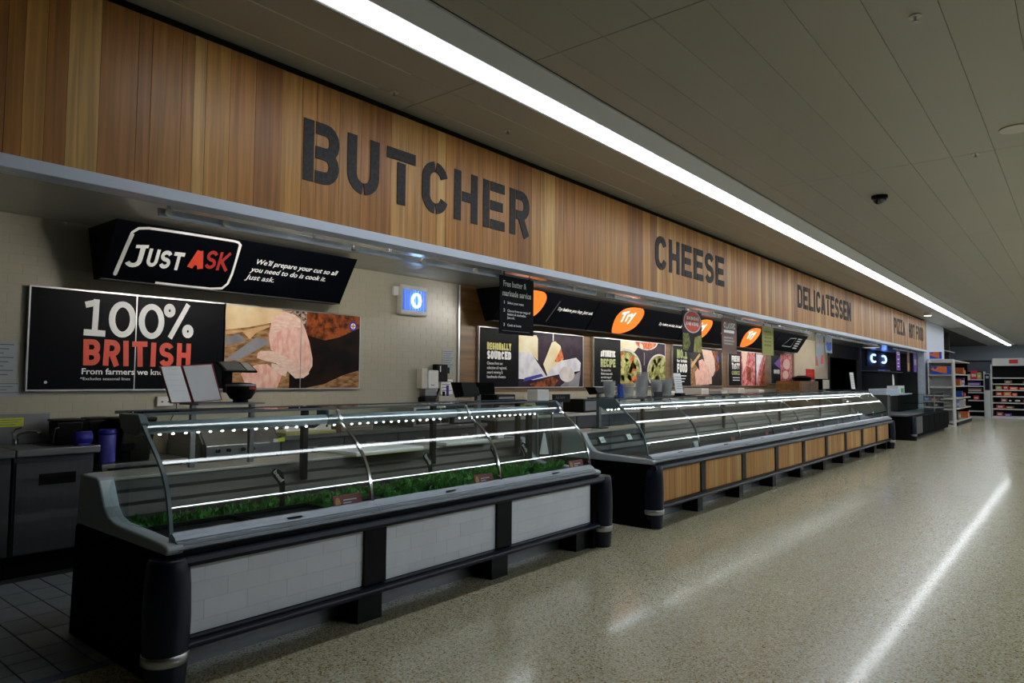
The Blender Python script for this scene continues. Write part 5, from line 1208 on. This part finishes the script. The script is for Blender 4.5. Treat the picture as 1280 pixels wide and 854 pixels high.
r = thing('hanging_apron', (21.0, 6.5, 1.1), 'bundle of black aprons by the beige wall', 'apron'); MB().lathe((20.9, 6.3, .9), [(.25, 0), (.3, .3), (.22, .6), (.28, .72), (.1, .78)], 10).build('cloth', M['black'], r); MB().cyl((20.9, 6.3, 0), .03, .9).build('pole', M['darksteel'], r)
r = thing('red_notice', (22.8, YW, 1.6), 'red notice on the beige wall', 'notice'); box('sheet', 22.45, 23.3, YW-.02, YW-.006, 1.56, 1.90, M['redmat'], r); box('print_line', 22.6, 23.1, YW-.022, YW-.0205, 1.75, 1.77, M['orangebox'], r)
bl(23.3, 24.1, 1.25, 1.6, 'dark box on the beige wall right of the red notice', 'matblack', 6.4, 6.62); bl(23.6, 24.8, .0, 1.25, 'dark machine standing before the doorway edge', 'matblack', 5.9, 6.4)
# neon sign
r = thing('neon_sign', (33, 6.5, 2.4), 'blue neon figure sign on the dark wall beyond the long counter', 'sign')
box('backing', 30.2, 34.2, 6.60, 6.64, 2.15, 2.78, M['darkwall'], r)
for cx in (31.2, 33.0):
    pts = [(cx+.45*math.cos(a), 6.56, 2.48+.15*math.sin(a)) for a in [math.radians((60 if cx < 32 else -120)+i*24) for i in range(11)]]
    MB().tube(pts, .035).build('neon_tube', mat('neon_blue', (.1, .2, 1), .4, emit=5, emc=(.15, .30, 1)), r)
r = thing('plate_rack', (28.5, 6.3, 1.9), 'dark shelf with pale dishes beneath the neon sign', 'shelf'); box('shelf_board', 29.4, 35.0, 6.2, 6.64, 1.93, 1.96, M['cheek'], r); box('dish', 31.6, 32.6, 6.25, 6.5, 1.961, 2.02, M['white'], r)
r = thing('ceiling_lamp', (27.5, 5.6, 2.8), 'dim oval lamp under the dark ceiling above the doorway', 'lamp'); MB().cyl((27.3, 5.8, 2.74), .3, .07, n=24).build('shade', M['cream'], r); MB().cyl((27.3, 5.8, 2.73), .25, .01, n=24).build('lens', mat('lens_dim', (.8, .8, .7), .4, emit=.35), r)
# pizza counter
r = thing('pizza_counter', (23, 4, 0), 'dark low pizza counter with glass screens beyond the long counter', 'counter')
box('tall_end', 19.95, 20.3, 3.9, 4.9, .0, 1.18, mat('dark_grey_laminate', (.045, .045, .052), .5, noise=.05), r, .01)
box('end_panel', 20.5, 20.56, 3.42, 4.3, 0, .62, M['black'], r); box('base', 20.56, 26.3, 3.40, 4.5, .08, .62, M['matblack'], r); box('kick_plate', 20.7, 26.2, 3.5, 4.3, 0, .08, M['black'], r)
for i in range(6): d = box('door', 20.62+.95*i, 20.62+.95*i+.92, 3.375, 3.399, .16, .60, mat('charcoal_door', (.05, .05, .058), .4, noise=.1) if i == 0 else M['matblack'], r, .006)
MB().cyl((20.53, 3.42, .0), .07, .62).build('bumper_post', M['navy'], r, smooth=True); MB().cyl((20.53, 3.42, .12), .074, .05).build('steel_band', M['steel'], r)
box('ledge', 20.3, 22.6, 3.55, 4.5, .621, .66, M['darksteel'], r); box('counter_top', 20.3, 24.5, 4.1, 4.9, 1.13, 1.17, M['rail'], r)
for (a, b) in ((22.6, 24.4), (24.42, 26.25)): box('glass_screen', a, b, 3.50, 3.51, .64, 1.15, M['flatglass'], r)
box('glass_top', 22.6, 26.25, 3.50, 4.1, 1.151, 1.16, M['flatglass'], r); box('glass_side', 22.59, 22.598, 3.50, 4.1, .64, 1.15, M['flatglass'], r); box('inner_shelf', 22.6, 26.25, 3.56, 4.1, .90, .915, M['glass'], r); box('inner_deck', 22.6, 26.25, 3.55, 4.1, .625, .66, M['darksteel'], r)
for x in (24.41, 26.26): box('glass_post', x-.02, x+.02, 3.49, 3.53, .63, 1.16, M['steel'], r)
r = thing('green_carton', (24, 4.5, 1.171), 'white carton with green corner on the pizza counter', 'box'); box('carton', 24.0, 25.0, 4.4, 4.7, 1.171, 1.40, M['white'], r); box('green_patch', 24.45, 24.85, 4.394, 4.399, 1.19, 1.32, mat('patch_green', (.03, .30, .08), .5, noise=.05), r)
r = thing('paper_towel', (24, 4.6, 1.4), 'upright white paper behind the green cornered carton', 'paper'); MB().prism([(24.4, 1.401), (24.6, 1.401), (24.5, 1.75), (24.38, 1.75)], 4.60, 4.62, 'Y').build('sheet', M['paper'], r); box('clip', 24.42, 24.58, 4.59, 4.599, 1.41, 1.43, M['steel'], r)
r = thing('steel_trays', (22.3, 4.4, 1.171), 'low stack of steel trays on the pizza counter', 'trays')
for k in range(3): box('tray', 21.6, 23.4, 4.25, 4.7, 1.172+.05*k, 1.215+.05*k, M['rail'], r, .004)

# ================================================================== SHELVING AT THE FAR END
PC = [('orangebox', 'orange'), ('bluepaint', 'blue'), ('redmat', 'red'), ('brownsign', 'brown'), ('darkred', 'dark red'), ('olivesign', 'olive'), ('purple', 'purple'), ('white', 'white'), ('black', 'black'), ('laminate', 'tan')]
def gondola_x(x0, x1, y0, y1, zs, lab, top):
    r = thing('shelving_unit', ((x0+x1)/2, (y0+y1)/2, 0), lab, 'shelving', 'shelving at the far end of the aisle')
    box('back_panel', x0, x1, y1-.04, y1, 0, top, M['shelf'], r); box('base', x0, x1, y0, y1-.04, 0, .10, M['black'], r)
    for z in zs: box('shelf_board', x0, x1, y0+.03, y1-.04, z-.03, z, M['shelf'], r); 
    for z in zs: box('price_strip', x0, x1, y0+.02, y0+.0295, z-.04, z, M['cream'], r)
    for x in (x0-.03, x1): box('upright', x, x+.03, y0+.1, y1, .0, top, M['shelf'] if x < x1 else M['black'], r)
    return r
gx = gondola_x(28.76, 32.6, 3.42, 4.24, [.16, .60, .97, 1.40, 1.82, 2.30], 'white shelving run against the column, with end boxes', 2.34)
ORD = ['first', 'second', 'third', 'fourth', 'fifth', 'sixth', 'seventh', 'eighth', 'ninth', 'tenth', 'eleventh', 'twelfth', 'thirteenth']
sh = ['bottom', 'second', 'third', 'fourth', 'fifth', 'top']
def product(x, y, z, w, d, h, m, lab, grp):
    r = thing('carton', (x, y, z), lab, 'box', grp)
    box('carton_body', x, x+w, y, y+d, z+.001, z+h, M[m], r); box('front_label', x+w*.2, x+w*.8, y-.002, y-.0005, z+h*.3, z+h*.7, M['cream'] if m != 'white' else M['redmat'], r)
def promo(x0, x1, y, z0, z1, lab):
    r = thing('promo_card', ((x0+x1)/2, y, z0), lab, 'sign'); box('card', x0, x1, y-.01, y, z0, z1, M['bluepaint'], r)
    h = z1-z0; flat('print_flash', [(x0, z0+h*.55), (x0+.1*(x1-x0), z1-.02), (x0+.2*(x1-x0), z0+h*.6), (x0+.35*(x1-x0), z1), (x1-.25*(x1-x0), z1), (x1-.25*(x1-x0), z0+h*.1)], y-.0105, M['orangebox'], r, 1)
def promo2(y0, y1, x, z0, z1, lab):
    r = thing('promo_card', (x, (y0+y1)/2, z0), lab, 'sign'); box('card', x, x+.012, y0, y1, z0, z1, M['bluepaint'], r)
    h = z1-z0; L = y1-y0; w = wloc(r); Y = lambda u: y1-u*L
    MB().add([(x-.002-w.x, Y(u)-w.y, z0+h*v-w.z) for u, v in ((0, .55), (.1, .95), (.22, .6), (.35, 1), (.8, 1), (.8, .1), (.55, .2))], [tuple(range(7))]).build('print_flash', M['orangebox'], r, local=True)
promo2(3.80, 4.17, 28.3, 2.34, 2.58, 'blue and orange card above the end shelving by the column')
promo2(3.52, 4.12, 28.14, 1.80, 2.06, 'blue and orange panel on the upper shelf of the end shelving')
for zi, z in enumerate([.16, .60, .97, 1.40, 1.82]):
    k = 0; x = 28.9 if zi < 3 else 31.7 if zi == 4 else 30.2
    while x < 32.3:
        w = random.uniform(.18, .4); h = random.uniform(.15, .30); m, nm = random.choice(PC)
        if random.random() < [.12, .3, .45, .5, .95][zi]:
            product(x, 3.55, z, w, .3, h, m, '%s pack, %s along the %s shelf of the white shelving by the column' % (nm, ORD[k], sh[zi]), 'packs on the white shelving'); k += 1
        x += w+.05
product(31.9, 3.47, .162, .5, .3, .22, 'orangebox', 'bright orange pack on the bottom shelf at the far end of the white shelving', 'packs on the white shelving')
def gondola_y(y0, y1, xf, zs, lab, top, hdr=None):
    r = thing('shelving_unit', (xf+.3, (y0+y1)/2, 0), lab, 'shelving', 'shelving at the far end of the aisle')
    box('back_panel', xf+.5, xf+.54, y0, y1, 0, top, M['shelf'] if top > 2.3 else M['black'], r); box('base', xf, xf+.5, y0, y1, 0, .06, M['shelf'], r)
    for z in zs: box('shelf_board', xf+.02, xf+.5, y0, y1, z-.03, z, M['shelf'], r)
    for y in (y0-.04, y1+.002): box('upright', xf, xf+.54, y, y+.038, 0, top, M['shelf'], r)
    for z in zs: box('price_strip', xf+.005, xf+.019, y0, y1, z-.045, z, M['shelf'], r)
    return r
gondola_y(3.50, 4.18, 28.15, [.16, .60, .97, 1.36, 1.79, 2.24], 'white end shelving facing the camera, joined to the run by the column', 2.32)
gondola_y(-1.0, 3.02, 36.0, [.10, .42, .68, .95, 1.22, 1.48, 1.74, 2.28], 'wide white shelving facing the aisle at the right edge', 2.30)
gondola_y(3.32, 4.05, 36.0, [.30, .76, 1.10, 1.38, 1.66], 'narrow corner shelving left of the wide far shelving', 2.0)
r = thing('aisle_post', (35.9, 3.18, 0), 'narrow post with blue price label between the two far shelving units', 'post'); box('post_body', 35.85, 35.95, 3.07, 3.27, 0, 1.9, M['shelf'], r); box('label_panel', 35.84, 35.849, 3.08, 3.26, 1.2, 1.88, M['navy'], r); box('label_head', 35.83, 35.839, 3.12, 3.22, 1.70, 1.80, M['cheek'], r)
for zi, z in enumerate([.10, .42, .68, .95, 1.22, 1.48, 1.74]):
    y = 2.9; kk = 0
    while y > .9:
        w = random.uniform(.12, .3); m, nm = random.choice(PC)
        if random.random() < .42:
            h = random.uniform(.10, .19); r = thing('carton', (36.1, y-w/2, z), '%s pack, %s from the left on the %s shelf up, wide far shelving' % (nm, ORD[kk], ORD[zi]), 'box', 'packs on the wide far shelving'); kk += 1
            box('carton_body', 36.08, 36.3, y-w, y, z+.001, z+h, M[m], r); box('front_label', 36.077, 36.0795, y-w*.8, y-w*.2, z+h*.3, z+h*.7, M['cream'], r)
        y -= w+.04
for (y0, y1, z0, h, m, lab) in ((3.4, 3.55, 1.661, .3, 'olivesign', 'lime pack at the right on the top shelf of the corner shelving'), (3.56, 3.78, 1.661, .38, 'redmat', 'tall red pack on the top shelf of the corner shelving'), (3.8, 3.98, 1.661, .22, 'cream', 'cream pack at the left on the top shelf of the corner shelving'), (3.5, 3.7, .761, .2, 'redmat', 'red pack on the second shelf of the corner shelving'), (3.4, 3.9, 1.101, .18, 'brownsign', 'brown packs on the third shelf of the corner shelving'), (3.45, 3.95, 1.381, .16, 'purple', 'purple packs on the fourth shelf of the corner shelving')):
    r = thing('carton', (36.1, y0, z0), lab, 'box', 'packs on the corner shelving'); box('carton_body', 36.08, 36.35, y0, y1, z0, z0+h, M[m], r); box('front_label', 36.077, 36.0795, y0+.03, y1-.03, z0+h*.3, z0+h*.6, M['cream'], r)
r = thing('top_box', (36.2, 2.2, 2.28), 'long white box with red square on top of the wide far shelving', 'box'); box('carton', 36.05, 36.4, 1.65, 2.98, 2.281, 2.56, M['shelf'], r); box('red_square', 36.04, 36.049, 2.1, 2.4, 2.33, 2.50, M['redmat'], r)
r = thing('wire_basket', (36.2, 1.2, 2.28), 'dark basket of stock on top of the wide far shelving', 'basket')
box('stock', 36.1, 36.4, .9, 1.6, 2.281, 2.40, M['brownsign'], r); MB().tube([(36.2, 1.55, 2.4), (36.2, 1.5, 2.65), (36.2, 1.3, 2.66), (36.2, 1.25, 2.4)], .02).build('handle', M['black'], r); box('stock_row', 36.1, 36.3, 1.0, 1.2, 2.401, 2.50, M['darksteel'], r)
r = thing('dark_hoarding', (38, 5, 0), 'dark partition between the column and the far shelving', 'partition'); box('panel', 37.0, 37.1, 3.1, 6.5, 0, 2.45, mat('dark_partition', (.06, .07, .09), .6, noise=.05), r); box('cap', 36.98, 37.12, 3.1, 6.5, 2.45, 2.50, M['black'], r)
